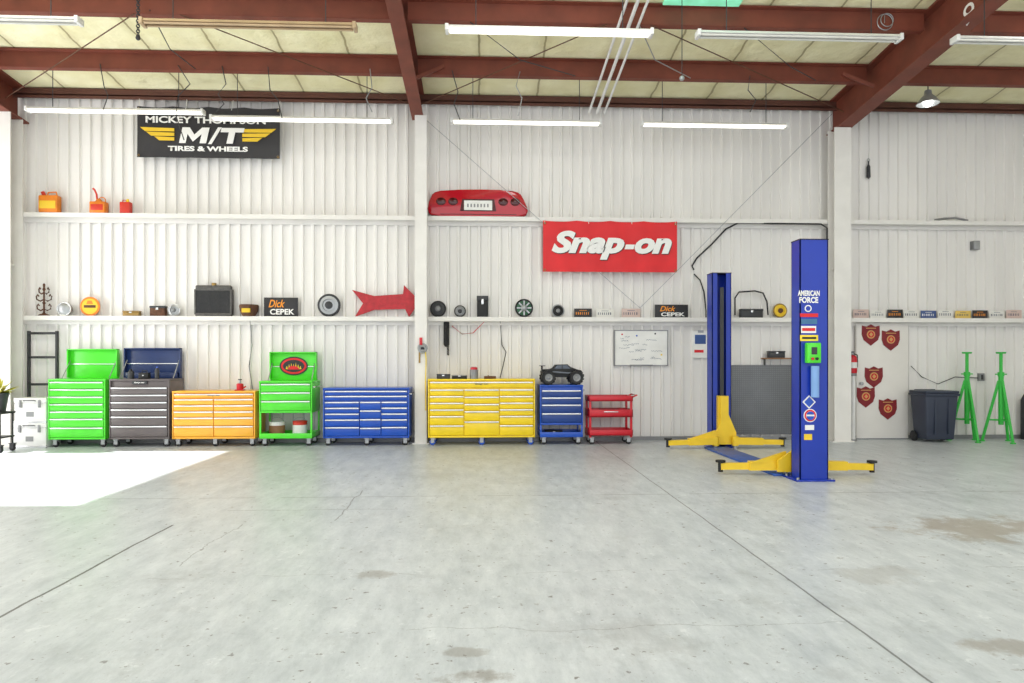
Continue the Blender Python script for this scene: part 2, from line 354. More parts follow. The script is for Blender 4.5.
# ---------------------------------------------------------------- fluorescent lights
def fluor(u0,u1,Y,label,hm,tm,z=5.3):
    x0,x1=ux(u0,Y),ux(u1,Y); w=(x1-x0); t=thing('strip_light',label,'light',((x0+x1)/2,Y,z),0,'fluorescent strip lights under the roof')
    MB().hexa([(-w/2,-.065,.03),(w/2,-.065,.03),(w/2,.065,.03),(-w/2,.065,.03),(-w/2,-.035,.07),(w/2,-.035,.07),(w/2,.035,.07),(-w/2,.035,.07)]).build('housing',hm,t,smooth=False)
    for s in (-1,1):
        MB().cyl((-w/2+.03,s*.04,.015),(w/2-.03,s*.04,.015),.014,n=10).build('tube',tm,t)
        MB().box(s*w/2-.02,s*w/2+.02,-.07,.07,-.004,.072,.004).build('end_cap',hm,t)
        zc=5.995+.1*(12-Y)-z
        MB().cyl((s*w*.36,0,.065),(s*w*.36,0,zc),.006,n=6).build('hanger',DARK,t)
for u0,u1,l,hm,tm in ((-124,79,'strip light at the upper left corner, cut by the left edge',WHITE2,OFF),(143,355,'unlit near strip light left of the middle rafter',AGED,AGED),(447,651,'lit near strip light just right of the middle rafter',WHITE2,TUBE),(698,899,'near strip light left of the deep right rafter',WHITE2,OFF),(955,1162,'near strip light at the upper right corner, cut by the right edge',WHITE2,OFF)):
    fluor(u0,u1,8.1,'white fluorescent '+l if hm is WHITE2 else 'dull fluorescent '+l,hm,tm)
for u0,u1,l,zz in ((28,203,'far strip light hanging at the left across the black banner',5.34),(212,392,'far strip light between the black banner and the middle post',5.25),(452,600,'far strip light right of the middle post, above the red tail panel',5.26),(642,786,'far strip light above the red banner',5.26)):
    fluor(u0,u1,11.1,'white fluorescent '+l,WHITE2,TUBE,zz)
# pendant lamp
px_,pz_=at(928,104,10.9)
t=thing('pendant_lamp','round bell-shaped lamp glowing right of the deep rafter','light',(px_,10.9,pz_))
MB().lathe([(.17,0),(.165,.02),(.11,.1),(.06,.15),(.05,.22),(0,.23)],None,24).build('shade',STEEL,t)
MB().ball((0,0,.03),.075).build('bulb',LAMP,t)
MB().cyl((0,0,.22),(0,0,6.105-pz_),.008,n=6).build('cord',DARK,t)
# hanging cords
t=thing('pull_cord','thin dark cord with a round end hanging right of the conduits','cord',wp(682,76,9.0))
MB().cyl((0,0,.0),(0,0,6.295-t.location.z),.006,n=6).build('cord',DARK,t); MB().ball((0,0,-.03),.035).build('pull',STEEL,t)
t=thing('hanging_chain','short dark chain hanging above the black banner','chain',wp(138,38,9.1))
c=MB(); k=0; z=.02
while z<6.27-t.location.z:
    c.ring(.022,.007,Matrix.Translation((0,0,z))@Matrix.Rotation(PI/2*(k%2),4,'Z')@Matrix.Rotation(PI/2,4,'X'),10,5); z+=.034; k+=1
c.build('links',DARK,t); MB().ball((0,0,0),.03).build('hook',DARK,t)
cc=wp(885,22,9.24)
tag(MB().ring(.11,.006,Matrix.Translation(cc)@Matrix.Rotation(PI/2,4,'X')).ring(.09,.006,Matrix.Translation((cc[0]+.03,cc[1],cc[2]+.03))@Matrix.Rotation(PI/2,4,'X')).cyl((cc[0],9.25,cc[2]+.1),(cc[0],9.25,6.1),.005,n=6).build('wire_coil',STEEL),'loop of pale wire hanging from the upper purlin near the deep rafter','wire')
tag(MB().tube([wp(694,270,11.94),wp(692,266,11.94),wp(697,258,11.94),wp(712,244,11.94),wp(726,229,11.94),wp(738,223,11.9),wp(770,223.5,11.785),wp(821,224,11.785),wp(827,228,11.785),wp(827,262,11.785)],.014).build('black_cable',BLACK),'black cable arching over the lift and along the upper ledge','cable')
tag(MB().tube([wp(694,274,11.94),wp(700,280,11.94),wp(704,292,11.94),wp(706,311,11.92),wp(706,319,11.84)],.012).build('black_cable',BLACK),'black cable dropping to the lower ledge behind the lift','cable')
# ---------------------------------------------------------------- banners
def cloth(name,par,m,w,h,amp):
    c=MB(); nx,nz=32,10; g=[]
    for i in range(nx+1):
        rr=[]
        for j in range(nz+1):
            xx=-w/2+w*i/nx; zz=h*j/nz
            sag=-.02*math.sin(PI*((i/nx*4)%1))*(j/nz)
            rr.append(c.bm.verts.new((xx,amp*math.sin(i*.9+j*.3),zz+sag)))
        g.append(rr)
    for i in range(nx):
        for j in range(nz): c.bm.faces.new((g[i][j],g[i+1][j],g[i+1][j+1],g[i][j+1]))
    o=c.build(name,m,par)
    for s in (-1,1):
        for zz in (.03,h-.05): MB().ring(.016,.005,Matrix.Translation((s*(w/2-.03),-.014,zz))@FACE,12,6).build('grommet',BRASS,o)
    return o
YB=11.77
def loc_of(u0,u1,v0,v1,Y):
    x0,x1=ux(u0,Y),ux(u1,Y); um=(u0+u1)/2
    zt,zb=uz(um,v0,Y),uz(um,v1,Y)
    return (x0+x1)/2,zb,x1-x0,zt-zb
cx,zb,w,h=loc_of(137,280,107,158,YB)
t=thing('banner','black vinyl banner with white lettering and yellow wings at upper left of the wall','banner',(cx,YB,zb))
cloth('cloth',t,BAN_K,w,h,.008)
for s in (-1,-.33,.33,1): MB().tube([(s*(w/2-.03),-.012,h-.05),(s*(w/2-.03),.02,h+.01),(s*(w/2-.03)+s*.02,.06,5.86-zb)],.006,6).build('tie_cord',PAPER,t)
k=w/143
def LX(u): return (u-208.5)*k
def LZ_(v): return (158-v)*k
text('lettering','MICKEY THOMPSON',TXT,t,LX(206),LZ_(119.8),120*k,7*k,-.02,0,.03)
def glyph(pts,u0,u1,v0,v1,sh=.22):
    H=(v1-v0)*k
    MB().prism([(LX(u0)+px*(u1-u0)*k+(pz-.5)*H*sh,LZ_(v1)+pz*H) for px,pz in pts],-.024,-.02).build('lettering',TXT,t,smooth=False)
glyph([(0,0),(0,1),(.27,1),(.5,.55),(.73,1),(1,1),(1,0),(.76,0),(.76,.58),(.5,.1),(.24,.58),(.24,0)],181,208,127.5,143.5)
glyph([(0,0),(.3,0),(1,1),(.7,1)],209,221,127,144.2,.1)
glyph([(0,1),(1,1),(1,.72),(.64,.72),(.64,0),(.36,0),(.36,.72),(0,.72)],220,243,127.5,143.5)
text('lettering','TIRES & WHEELS',TXT,t,LX(208),LZ_(149),80*k,5.2*k,-.02,0,.045)
for s in (-1,1):
    wm=MB()
    for q,(a0,a1) in enumerate(((34,68),(34,62),(34,54))):
        z0=LZ_(128.5+q*4.6); wm.prism([(s*a0*k,z0),(s*a1*k,z0+.012),(s*(a1-5)*k,z0-.055),(s*a0*k,z0-.055)],-.021,-.017)
    wm.build('wing_emblem',YINK,t,smooth=False)
cx,zb,w,h=loc_of(543,677,221,272,YB)
t=thing('banner','red vinyl banner with large white slanted lettering hung below the upper ledge','banner',(cx,YB,zb))
cloth('cloth',t,BAN_R,w,h,.006)
for s in (-1,-.33,.33,1): MB().tube([(s*(w/2-.03),-.012,h-.05),(s*(w/2-.03),.01,h+.0),(s*(w/2-.03),.028,UZ-.03-zb)],.006,6).build('tie_cord',PAPER,t)
k=w/134
def st(s,u0,u1,v0,v1,sh=.3,b_=.05):
    for du,dv,m_,y_ in ((.7,.7,BAN_K,-.014),(0,0,TXT,-.02)):
        text('lettering' if m_ is TXT else 'lettering_shadow',s,m_,t,((u0+u1)/2+du-610)*k,(272-(v0+v1)/2-dv)*k,(u1-u0)*k,(v1-v0)*k,y_,sh,b_)
st('Snap',551.5,624,231.5,260); st('on',634,671.5,238.3,254)
MB().prism([((624-610)*k,(272-249.5)*k),((633-610)*k,(272-249.5)*k),((634.4-610)*k,(272-244.8)*k),((625.4-610)*k,(272-244.8)*k)],-.022,-.018).build('lettering',TXT,t,smooth=False)
# ---------------------------------------------------------------- tool cabinets
def rows(n,x0,x1,z1,z0,hs=None):
    hs=hs or [1]*n; tot=sum(hs); out=[]; z=z1
    for q in hs:
        d=(z1-z0)*q/tot; out.append((x0,x1,z-d,z)); z-=d
    return out
def caster(t,x,y,zb,r=.05,m=STEEL,wm=None):
    f=MB().box(x-.04,x+.04,y-.035,y+.035,zb-.012,zb).box(x-.03,x+.03,y-.03,y-.024,r-.01,zb-.012).box(x-.03,x+.03,y+.024,y+.03,r-.01,zb-.012).build('caster',m,t,smooth=False)
    MB().lathe([(0,-.02),(r*.8,-.02),(r,-.012),(r,.012),(r*.8,.02),(0,.02)],Matrix.Translation((x,y,r))@FACE,18).build('wheel',wm or BLACK,f)
YF=11.36
def chest(name,label,cat,u0,u1,vt,paint,drawers,dep=.55,zb=.13,yf=YF,z0=None,dpaint=None,top=None,side_handle=False,ncast=2,trim=CHROME,wm=None):
    x0,x1=ux(u0,yf),ux(u1,yf); zt=uz((u0+u1)/2,vt,yf); w=x1-x0
    t=thing(name,label,cat,((x0+x1)/2,yf+dep/2,0)); fy=-dep/2
    z0=zb if z0 is None else z0
    MB().box(-w/2,w/2,fy+.035,dep/2,z0,zt-.03,.008).build('body',paint,t)
    for s in (-1,1): MB().box(s*(w/2-.011)-.011,s*(w/2-.011)+.011,fy+.004,fy+.05,z0,zt-.03,.003).build('front_post',paint,t)
    MB().box(-w/2-.006,w/2+.006,fy,dep/2,zt-.03,zt,.008).build('top',top or paint,t)
    MB().box(-w/2,w/2,fy+.01,fy+.045,z0,z0+.03,.004).build('plinth',paint,t)
    H=zt-.04-(z0+.035); W=w-.05
    for a,b_,c,d in drawers:
        X0=-W/2+a*W+.006; X1=-W/2+b_*W-.006; Z0=z0+.035+c*H+.005; Z1=z0+.035+d*H-.005
        o=MB().box(X0,X1,fy+.002,fy+.04,Z0,Z1,.004).build('drawer',dpaint or paint,t)
        hh=min(.022,(Z1-Z0)*.34)
        MB().box(X0+.004,X1-.004,fy-.016,fy+.004,Z1-hh-.002,Z1-.002,.003).build('pull',trim,o)
    for i in range(ncast):
        xx=-w/2+.07+(w-.14)*i/(ncast-1)
        for yy in (fy+.09,dep/2-.07): caster(t,xx,yy,zb,.05,STEEL,wm)
    if side_handle:
        MB().tube([(w/2,fy+.06,zt-.1),(w/2+.03,fy+.06,zt-.1),(w/2+.03,dep/2-.06,zt-.1),(w/2,dep/2-.06,zt-.1)],.01).build('side_handle',CHROME,t)
    return t,w,zt,dep
def lid(t,w,zt,dep,ztop,m,wf=.92):
    o=MB().box(-w/2*wf,w/2*wf,dep/2-.05,dep/2-.03,zt,ztop,.005).build('lid',m,t)
    r=MB()
    r.box(-w/2*wf,-w/2*wf+.02,dep/2-.12,dep/2-.05,zt+.01,ztop,.004).box(w/2*wf-.02,w/2*wf,dep/2-.12,dep/2-.05,zt+.01,ztop,.004).box(-w/2*wf,w/2*wf,dep/2-.12,dep/2-.05,ztop-.02,ztop,.004)
    r.build('lid_rim',m,o)
    MB().box(-w/2*wf+.03,w/2*wf-.03,dep/2-.065,dep/2-.05,zt+(ztop-zt)*.47,zt+(ztop-zt)*.50,.002).build('lid_rail',CHROME,o)
    for s in (-1,1): MB().cyl((s*(w/2*wf-.035),dep/2-.3,zt+.005),(s*(w/2*wf-.035),dep/2-.07,zt+(ztop-zt)*.6),.008,n=8).build('lid_strut',STEEL,o)
    return o
t,w,zt,dep=chest('tool_cart','lime green tool cart with raised lid and seven drawers, next to the white boxes','tool cabinet',48,105,379,GREEN,rows(7,0,1,1,0,[1,1,1,1,1,1.2,1.4]))
lid(t,w,zt,dep,uz(90,349,11.86),GREEN)
t,w,zt,dep=chest('tool_cart','gunmetal grey tool cart with raised dark blue lid','tool cabinet',109,169,379,GUN,rows(6,0,1,.9,0,[1,1,1,1,1.3,1.6]))
text('lettering','Snap-on',TXT,t,0,zt-.06,.16,.03,-dep/2+.002,.2,.02)
MB().box(-.12,.12,-dep/2+.004,-dep/2+.036,zt-.085,zt-.035,.003).build('badge_strip',DARK,t)
lo=lid(t,w,zt,dep,uz(150,348,11.86),NAVY,.98)
MB().box(-w/2*.9,w/2*.9,dep/2-.14,dep/2-.065,zt+.0,zt+.1,.01).build('lid_tray',NAVY,lo)
for (uo,zo,ww,hh,nm,lb) in ((-.2,.02,.1,.16,'spray_can','dark spray bottle on top of the gunmetal cart, left'),(.02,.0,.16,.1,'small_case','small black case on top of the gunmetal cart'),(.22,.0,.07,.2,'spray_bottle','black bottle on top of the gunmetal cart, right')):
    tt=thing(nm,lb,'bottle' if 'case' not in nm else 'case',(t.location.x+uo,11.5,zt))
    if 'case' in nm:
        MB().box(-ww/2,ww/2,-.05,.05,0,hh,.01).build('shell',BLACK,tt); MB().tube([(-.04,0,hh),(-.04,0,hh+.03),(.04,0,hh+.03),(.04,0,hh)],.008).build('handle',DARK,tt); MB().box(-.015,.015,-.056,-.05,hh*.5,hh*.65).build('latch',CHROME,tt)
    else:
        MB().lathe([(0,0),(ww/2,0),(ww/2,hh*.7),(ww/4,hh*.85),(ww/4,hh*.9),(0,hh*.9)]).build('bottle',DARK,tt); MB().cyl((0,0,hh*.88),(0,0,hh),ww/5).build('cap',BLUE if uo>0 else BLACK,tt)
t,w,zt,dep=chest('tool_cabinet','amber orange roll cabinet with two drawer columns between the gunmetal and green carts','tool cabinet',172,255,391,ORANGE,rows(1,0,1,1,.9)+rows(5,0,.5,.88,0,[1,1,1,1.4,1.8])+rows(5,.5,1,.88,0,[1,1,1,1.4,1.8]),ncast=3)
text('lettering','Snap-on',DARK,t,0,zt-.075,.2,.03,-dep/2-.001,.2,.02)
OZ=zt
bx_=ux(240,11.5)
tt=thing('bottle_jack','small red bottle jack on the amber cabinet','jack',(bx_,11.5,OZ))
MB().box(-.07,.07,-.06,.06,0,.02,.004).build('base',RED,tt); MB().lathe([(.05,.02),(.055,.03),(.055,.11),(.035,.12),(0,.12)]).build('cylinder',RED,tt); MB().cyl((0,0,.12),(0,0,.18),.018).build('ram',STEEL,tt); MB().cyl((0,0,.175),(0,0,.19),.03).build('saddle',DARK,tt); MB().cyl((.05,0,.04),(.1,-.02,.07),.012).build('pump_socket',RED,tt)
def open_cart(t,w,dep,zb,z0,paint):
    for sx in (-1,1):
        for sy in (-1,1):
            MB().box(w/2-.03 if sx>0 else -w/2,w/2 if sx>0 else -w/2+.03,sy*dep/2-.03 if sy>0 else -dep/2+.01,dep/2 if sy>0 else -dep/2+.04,zb,z0+.01,.003).build('post',paint,t)
    MB().box(-w/2,w/2,-dep/2+.01,dep/2,zb,zb+.02,.003).box(-w/2,w/2,-dep/2+.005,-dep/2+.02,zb,zb+.085,.003).box(-w/2,-w/2+.015,-dep/2+.01,dep/2,zb,zb+.085,.003).box(w/2-.015,w/2,-dep/2+.01,dep/2,zb,zb+.085,.003).box(-w/2,w/2,dep/2-.015,dep/2,zb,zb+.085,.003).build('tray',paint,t)
t,w,zt,dep=chest('tool_cart','lime green tool cart with oval sticker on its lid and open lower shelf','tool cabinet',259,312,381,GREEN,rows(3,0,1,1,0,[1,1,1.2]),z0=uz(285,413,YF),side_handle=True)
open_cart(t,w,dep,.13,uz(285,413,YF),GREEN)
lo=lid(t,w,zt,dep,uz(290,352,11.86),GREEN)
sx_=ux(293,11.8)-t.location.x; sz_=uz(293,366,11.8)
for r0,r1,mm,yy in ((0.24,.16,BAN_K,0),(.215,.137,BAN_R,.003),(.18,.105,BAN_K,.005)):
    pts=[(r0*math.cos(2*PI*i/28)+sx_,r1*math.sin(2*PI*i/28)+sz_) for i in range(28)]
    MB().prism(pts,dep/2-.068-yy,dep/2-.066).build('sticker',mm,lo,smooth=False)
fp_=MB()
for q in range(7):
    xx=sx_-.114+q*.038; hh_=(.05,.08,.1,.09,.11,.08,.05)[q]
    fp_.prism([(xx-.018,sz_-.055),(xx+.018,sz_-.055),(xx+.012,sz_-.025),(xx,sz_-.05+hh_),(xx-.012,sz_-.025)],dep/2-.076,dep/2-.072)
fp_.build('flame_sticker',YINK,lo,smooth=False)
MB().prism([(sx_-.1,sz_-.06),(sx_+.1,sz_-.06),(sx_+.07,sz_-.02),(sx_+.02,sz_-.0),(sx_-.04,sz_-.0),(sx_-.08,sz_-.02)],dep/2-.079,dep/2-.075).build('sticker_patch',BAN_R,lo,smooth=False)
gz=.15
def paintcan(u,r,h,m1,m2,lb):
    tt=thing('paint_can',lb,'can',(ux(u,11.6),11.6,gz),0,'cans on the open shelf of the green cart')
    MB().lathe([(0,0),(r,0),(r,.01),(r*.97,.015),(r*.97,h-.02),(r,h-.015),(r,h),(r*.85,h),(r*.85,h-.01),(0,h-.01)]).build('tin',m1,tt)
    MB().lathe([(r*.985,h*.2),(r*.985,h*.75)]).build('paper_band',m2,tt)
    MB().tube([(r*math.cos(a),0,h*.8+r*.9*math.sin(a)) for a in [PI*i/10 for i in range(11)]],.004,6).build('bail',STEEL,tt)
paintcan(277,.13,.24,WHITE2,WOOD,'pale bucket with a brown band on the lower shelf of the green cart')
paintcan(300,.12,.25,CANRED,WHITE2,'red can with a white band on the lower shelf of the green cart')
t,w,zt,dep=chest('tool_cabinet','wide royal blue roll cabinet with silver trim right of the green cart','tool cabinet',323,409,388,BLUE,rows(2,0,1,1,.78)+rows(5,0,.42,.76,0,[1,1,1,1.3,1.6])+rows(4,.42,.68,.76,0)+rows(5,.68,1,.76,0,[1,1,1,1.3,1.6]),side_handle=True,ncast=3)
t,w,zt,dep=chest('tool_cabinet','large bright yellow roll cabinet in the middle of the wall','tool cabinet',428,535,379,YEL,rows(1,0,1,1,.88)+rows(6,0,.33,.86,0,[1,1,1,1,1.4,1.6])+rows(5,.33,.67,.86,0,[1,1,1,1.4,2])+rows(6,.67,1,.86,0,[1,1,1,1,1.4,1.6]),ncast=3,wm=BLUE)
text('lettering','Snap-on',BAN_K,t,0,zt-.085,.22,.035,-dep/2-.001,.2,.02)
YZ=zt
def smallbox(name,label,cat,u0,u1,vtop,Y,zb,m,dep=.12,cap=None):
    x0,x1=ux(u0,Y),ux(u1,Y); tt=thing(name,label,cat,((x0+x1)/2,Y,zb)); hh=uz((u0+u1)/2,vtop,Y)-zb; w=x1-x0
    MB().box(-w/2,w/2,-dep/2,dep/2,0,hh*.78,.008).build('base',m,tt); MB().box(-w/2-.004,w/2+.004,-dep/2-.004,dep/2+.004,hh*.78,hh,.006).build('lid',cap or m,tt); MB().box(-.02,.02,-dep/2-.01,-dep/2,hh*.6,hh*.85,.002).build('clasp',CHROME,tt)
    return tt
smallbox('parts_case','small dark parts case on the yellow cabinet, near its left end','case',437,450,374,11.5,YZ,DARK,.15)
smallbox('parts_case','flat black parts case on the yellow cabinet, beside the silver tin','case',452,467,375,11.5,YZ,BLACK,.15,GREY)
tt=thing('tin_can','silver tin with a red top on the yellow cabinet','can',(ux(474,11.5),11.5,YZ))
MB().lathe([(0,0),(.07,0),(.07,.15),(.065,.155),(0,.155)]).build('tin',GREY,tt); MB().lathe([(.06,.155),(.06,.19),(.03,.2),(0,.2)]).build('lid',RED,tt)
tt=thing('wood_block','reddish wooden block lying on the yellow cabinet','block',(ux(490,11.5),11.5,YZ)); MB().box(-.1,.1,-.05,.05,0,.045,.006).build('block',RUST,tt); MB().cyl((-.03,0,.045),(-.03,0,.06),.012).build('knob',BRASS,tt)
# small blue cart
t,w,zt,dep=chest('tool_cart','small royal blue tool cart carrying the toy truck','tool cabinet',540,583,385,BLUE,rows(4,0,1,.93,0,[1,1,1.2,1.4]),z0=uz(560,425,YF),dpaint=mat('deep_blue_enamel',(26,62,134),.35))
open_cart(t,w,dep,.13,uz(560,425,YF),BLUE)
MB().tube([(w/2,-dep/2+.06,zt-.12),(w/2+.03,-dep/2+.06,zt-.09),(w/2+.03,dep/2-.06,zt-.09),(w/2,dep/2-.06,zt-.12)],.01).build('side_handle',CHROME,t)
smallbox('battery_box','black box sitting on the bottom tray of the small blue cart','box',545,562,430,11.62,.15,BLACK,.2)
# radio-controlled truck
tt=thing('toy_truck','black toy monster truck with chunky tyres on the small blue cart','toy truck',(t.location.x+.02,11.58,zt+.009))
R=.115
for sx in (-1,1):
    for sy in (-1,1):
        wh=MB().lathe([(R*.55,-.06),(R*.9,-.065),(R,-.045),(R,.045),(R*.9,.065),(R*.55,.06)],Matrix.Translation((sx*.235,sy*.17,R))@FACE,20)
        for q in range(14):
            a=2*PI*q/14; wh.box(-.014,.014,-.06,.06,R-.006,R+.008,0,Matrix.Translation((sx*.235,sy*.17,R))@Matrix.Rotation(a,4,'Y'))
        wo=wh.build('tyre',BLACK,tt)
        MB().lathe([(0,.075),(.02,.07),(.03,.05),(R*.55,.06),(R*.58,.03),(0,.02)],Matrix.Translation((sx*.235,sy*.17,R))@(FACE if sy<0 else FACE.inverted()),16).build('hub',GREY,wo)
MB().box(-.26,.26,-.06,.06,R+.0,R+.05,.01).cyl((-.235,-.12,R),(-.235,.12,R),.015).cyl((.235,-.12,R),(.235,.12,R),.015).build('chassis',DARK,tt)
sb=MB().prism([(-.34,.17),(-.35,.22),(-.3,.25),(-.16,.255),(-.1,.33),(.1,.335),(.17,.26),(.33,.235),(.36,.19),(.34,.165),(.1,.155),(-.1,.155)],-.12,.12,.02).build('body_shell',BLACK,tt)
MB().prism([(-.13,.262),(-.09,.32),(-.005,.322),(-.005,.262)],-.123,-.119).prism([(.01,.262),(.01,.322),(.09,.322),(.14,.262)],-.123,-.119).build('side_window',mat('smoked_glass',(70,80,95),.15),sb)
MB().prism([(-.3,.19),(-.12,.2),(.1,.18),(.3,.2),(.3,.215),(.1,.2),(-.12,.22),(-.3,.21)],-.123,-.119).build('side_stripe',mat('grey_decal',(110,116,126),.4),sb)
MB().tube([(-.33,-.1,.24),(-.33,-.1,.31),(-.33,.1,.31),(-.33,.1,.24)],.008).box(-.37,-.28,-.11,.11,.305,.315).build('rear_wing',BLACK,tt)
MB().box(.33,.38,-.1,.1,.13,.17,.01).build('bumper',DARK,tt)
# red utility cart
x0,x1=ux(589,YF),ux(633,YF); w=x1-x0; dep=.45; zt=uz(611,396,YF)
t=thing('utility_cart','red three-tier utility cart right of the small blue cart','cart',((x0+x1)/2,YF+dep/2,0))
for zz,hh in ((zt-.09,.09),(.46,.13),(.15,.1)):
    MB().box(-w/2,w/2,-dep/2,dep/2,zz,zz+.015).box(-w/2,w/2,-dep/2,-dep/2+.015,zz,zz+hh,.004).box(-w/2,w/2,dep/2-.015,dep/2,zz,zz+hh,.004).box(-w/2,-w/2+.015,-dep/2,dep/2,zz,zz+hh,.004).box(w/2-.015,w/2,-dep/2,dep/2,zz,zz+hh,.004).build('tray',RED,t)
for sx in (-1,1):
    for sy in (-1,1):
        MB().box(sx*(w/2-.025)-.02,sx*(w/2-.025)+.02,sy*(dep/2-.03)-.012,sy*(dep/2-.03)+.012,.12,zt-.02,.003).build('post',RED,t); caster(t,sx*(w/2-.06),sy*(dep/2-.08),.12)
MB().tube([(w/2,-dep/2+.03,zt-.02),(w/2+.07,-dep/2+.03,zt+.01),(w/2+.07,dep/2-.03,zt+.01),(w/2,dep/2-.03,zt-.02)],.013).build('push_handle',RED,t)
MB().box(-w/2+.02,w/2-.02,-dep/2+.02,dep/2-.02,zt-.075,zt-.05).build('mat',DARK,t)
o=MB().box(-w/2+.06,w/2-.06,-dep/2-.008,-dep/2,.48,.57,.003).build('drawer',RED,t); MB().box(-.12,.12,-dep/2-.02,-dep/2-.008,.545,.56,.003).build('pull',CHROME,o)
smallbox('tool_case','black case on the middle tray of the red cart','case',600,618,409,11.6,.476,BLACK,.2)
# white storage boxes
def wbox(u0,u1,v0,v1,zb,lb):
    Y=11.40; x0,x1=ux(u0,Y),ux(u1,Y); hh=uz(30,v0,Y)-zb; w=x1-x0
    tt=thing('storage_box',lb,'box',((x0+x1)/2,Y+.2,zb),0,'white storage boxes')
    MB().box(-w/2,w/2,-.2,.2,0,hh*.8,.015).build('body',WHITE2,tt)
    l_=MB().box(-w/2-.006,w/2+.006,-.206,.206,hh*.8,hh,.012).build('lid',WHITE2,tt)
    MB().tube([(-.09,-.206,hh*.88),(-.09,-.23,hh*.9),(.09,-.23,hh*.9),(.09,-.206,hh*.88)],.007).build('handle',DARK,l_)
    for s in (-1,1): MB().box(s*w*.3-.02,s*w*.3+.02,-.218,-.2,hh*.62,hh*.92,.003).build('latch',GREY,tt)
    MB().box(-w/2-.004,w/2+.004,-.204,-.18,0,.03,.004).build('corner_trim',CHROME,tt); MB().box(-.06,.06,-.204,-.199,hh*.25,hh*.45).build('front_plate',GREY,tt)
    return zb+hh
z1=wbox(13,46,423,447,0,'white storage box with grey latches, lower of the stacked pair at the left')
wbox(14,46,398,423,z1,'white storage box with grey latches, upper of the stacked pair at the left')
# ladder
t=thing('ladder','dark step ladder leaning on the wall behind the white boxes','ladder',(ux(43,11.88),11.88,0))
lw=(ux(57,11.9)-ux(29,11.9))/2; lz=uz(43,331,11.9)
for s in (-1,1): MB().box(s*lw-.016,s*lw+.016,-.03,.03,0,lz,.004).build('rail',DARK,t)
for v in (333,357,384,410): 
    zz=uz(43,v,11.9); MB().box(-lw,lw,-.035,.025,zz-.025,zz+.015,.004).build('rung',DARK,t)
# plant and its stand at left edge
X,Y=ux(-3,10.9),10.9
t=thing('plant_pot','yellow-green leafy plant in a dark pot at the left edge','plant',(X,Y,.62))
MB().lathe([(0,0),(.11,0),(.15,.26),(.16,.26),(.16,.29),(.13,.29),(.13,.25),(0,.25)]).build('pot',DARK,t)
lf=MB()
for i in range(46):
    a=random.random()*2*PI; el=random.uniform(.35,1.45); L_=random.uniform(.2,.4); d=Vector((math.cos(a)*math.cos(el),math.sin(a)*math.cos(el),math.sin(el))); s_=d.cross(Vector((0,0,1))).normalized()*.028; p=Vector((0,0,.25))
    q=[p,p+d*L_*.5+s_,p+d*L_+Vector((0,0,-.05)),p+d*L_*.5-s_]; lf.bm.faces.new([lf.bm.verts.new(e) for e in q])
lf.build('foliage',LEAF,t)
t=thing('plant_stand','black metal stand with small wheels under the leafy plant','stand',(X,Y,0))
MB().box(-.17,.17,-.17,.17,.59,.62,.005).build('top',BLACK,t)
for sx in (-1,1):
    for sy in (-1,1): MB().cyl((sx*.14,sy*.14,.1),(sx*.14,sy*.14,.59),.012,n=8).build('leg',BLACK,t); caster(t,sx*.14,sy*.14,.12,.045,DARK)
MB().box(-.16,.16,-.16,.16,.22,.24,.004).build('shelf',BLACK,t)
# ---------------------------------------------------------------- two-post lift
FX0,FX1,FY0,FY1=3.72,4.06,7.85,8.07
BX0,BX1,BY0,BY1=3.735,4.05,10.95,11.2
LC=(FX0+FX1)/2
t=thing('two_post_lift','blue two-post car lift with yellow arms standing on the floor','car lift',(0,0,0))
PH=2.83
p1=MB().box(FX0,FX1,FY0,FY0+.012,.02,PH).box(FX0,FX0+.012,FY0,FY1,.02,PH).box(FX1-.012,FX1,FY0,FY1,.02,PH).box(FX0,FX0+.09,FY1-.012,FY1,.02,PH).box(FX1-.09,FX1,FY1-.012,FY1,.02,PH).build('post',LBLUE,t,smooth=False)
p2=MB().box(BX0,BX1,BY1-.012,BY1,.02,PH).box(BX0,BX0+.012,BY0,BY1,.02,PH).box(BX1-.012,BX1,BY0,BY1,.02,PH).box(BX0,BX0+.085,BY0,BY0+.012,.02,PH).box(BX1-.085,BX1,BY0,BY0+.012,.02,PH).build('post',LBLUE,t,smooth=False)
MB().box(FX0-.004,FX1+.004,FY0-.004,FY1+.004,PH,PH+.012).build('post_cap',BLACK,p1); MB().box(BX0-.004,BX1+.004,BY0-.004,BY1+.004,PH,PH+.012).build('post_cap',BLACK,p2)
for (x0,x1,y0,y1) in ((FX0-.06,FX1+.06,FY0-.05,FY1+.12),(BX0-.06,BX1+.06,BY0-.12,BY1+.06)):
    MB().box(x0,x1,y0,y1,0,.02,.004).build('base_plate',LBLUE,t)
bolts=MB()
for x in (FX0-.035,FX1+.035):
    for y in (FY0-.025,FY1+.05): bolts.cyl((x,y,.02),(x,y,.045),.016,n=6)
bolts.build('anchor_bolts',STEEL,t)
MB().box(3.56,3.93,FY1+.13,BY0-.13,.0,.03,.008).build('floor_cover',mat('worn_blue_plate',(48,92,176),.45,0,.15,6),t)
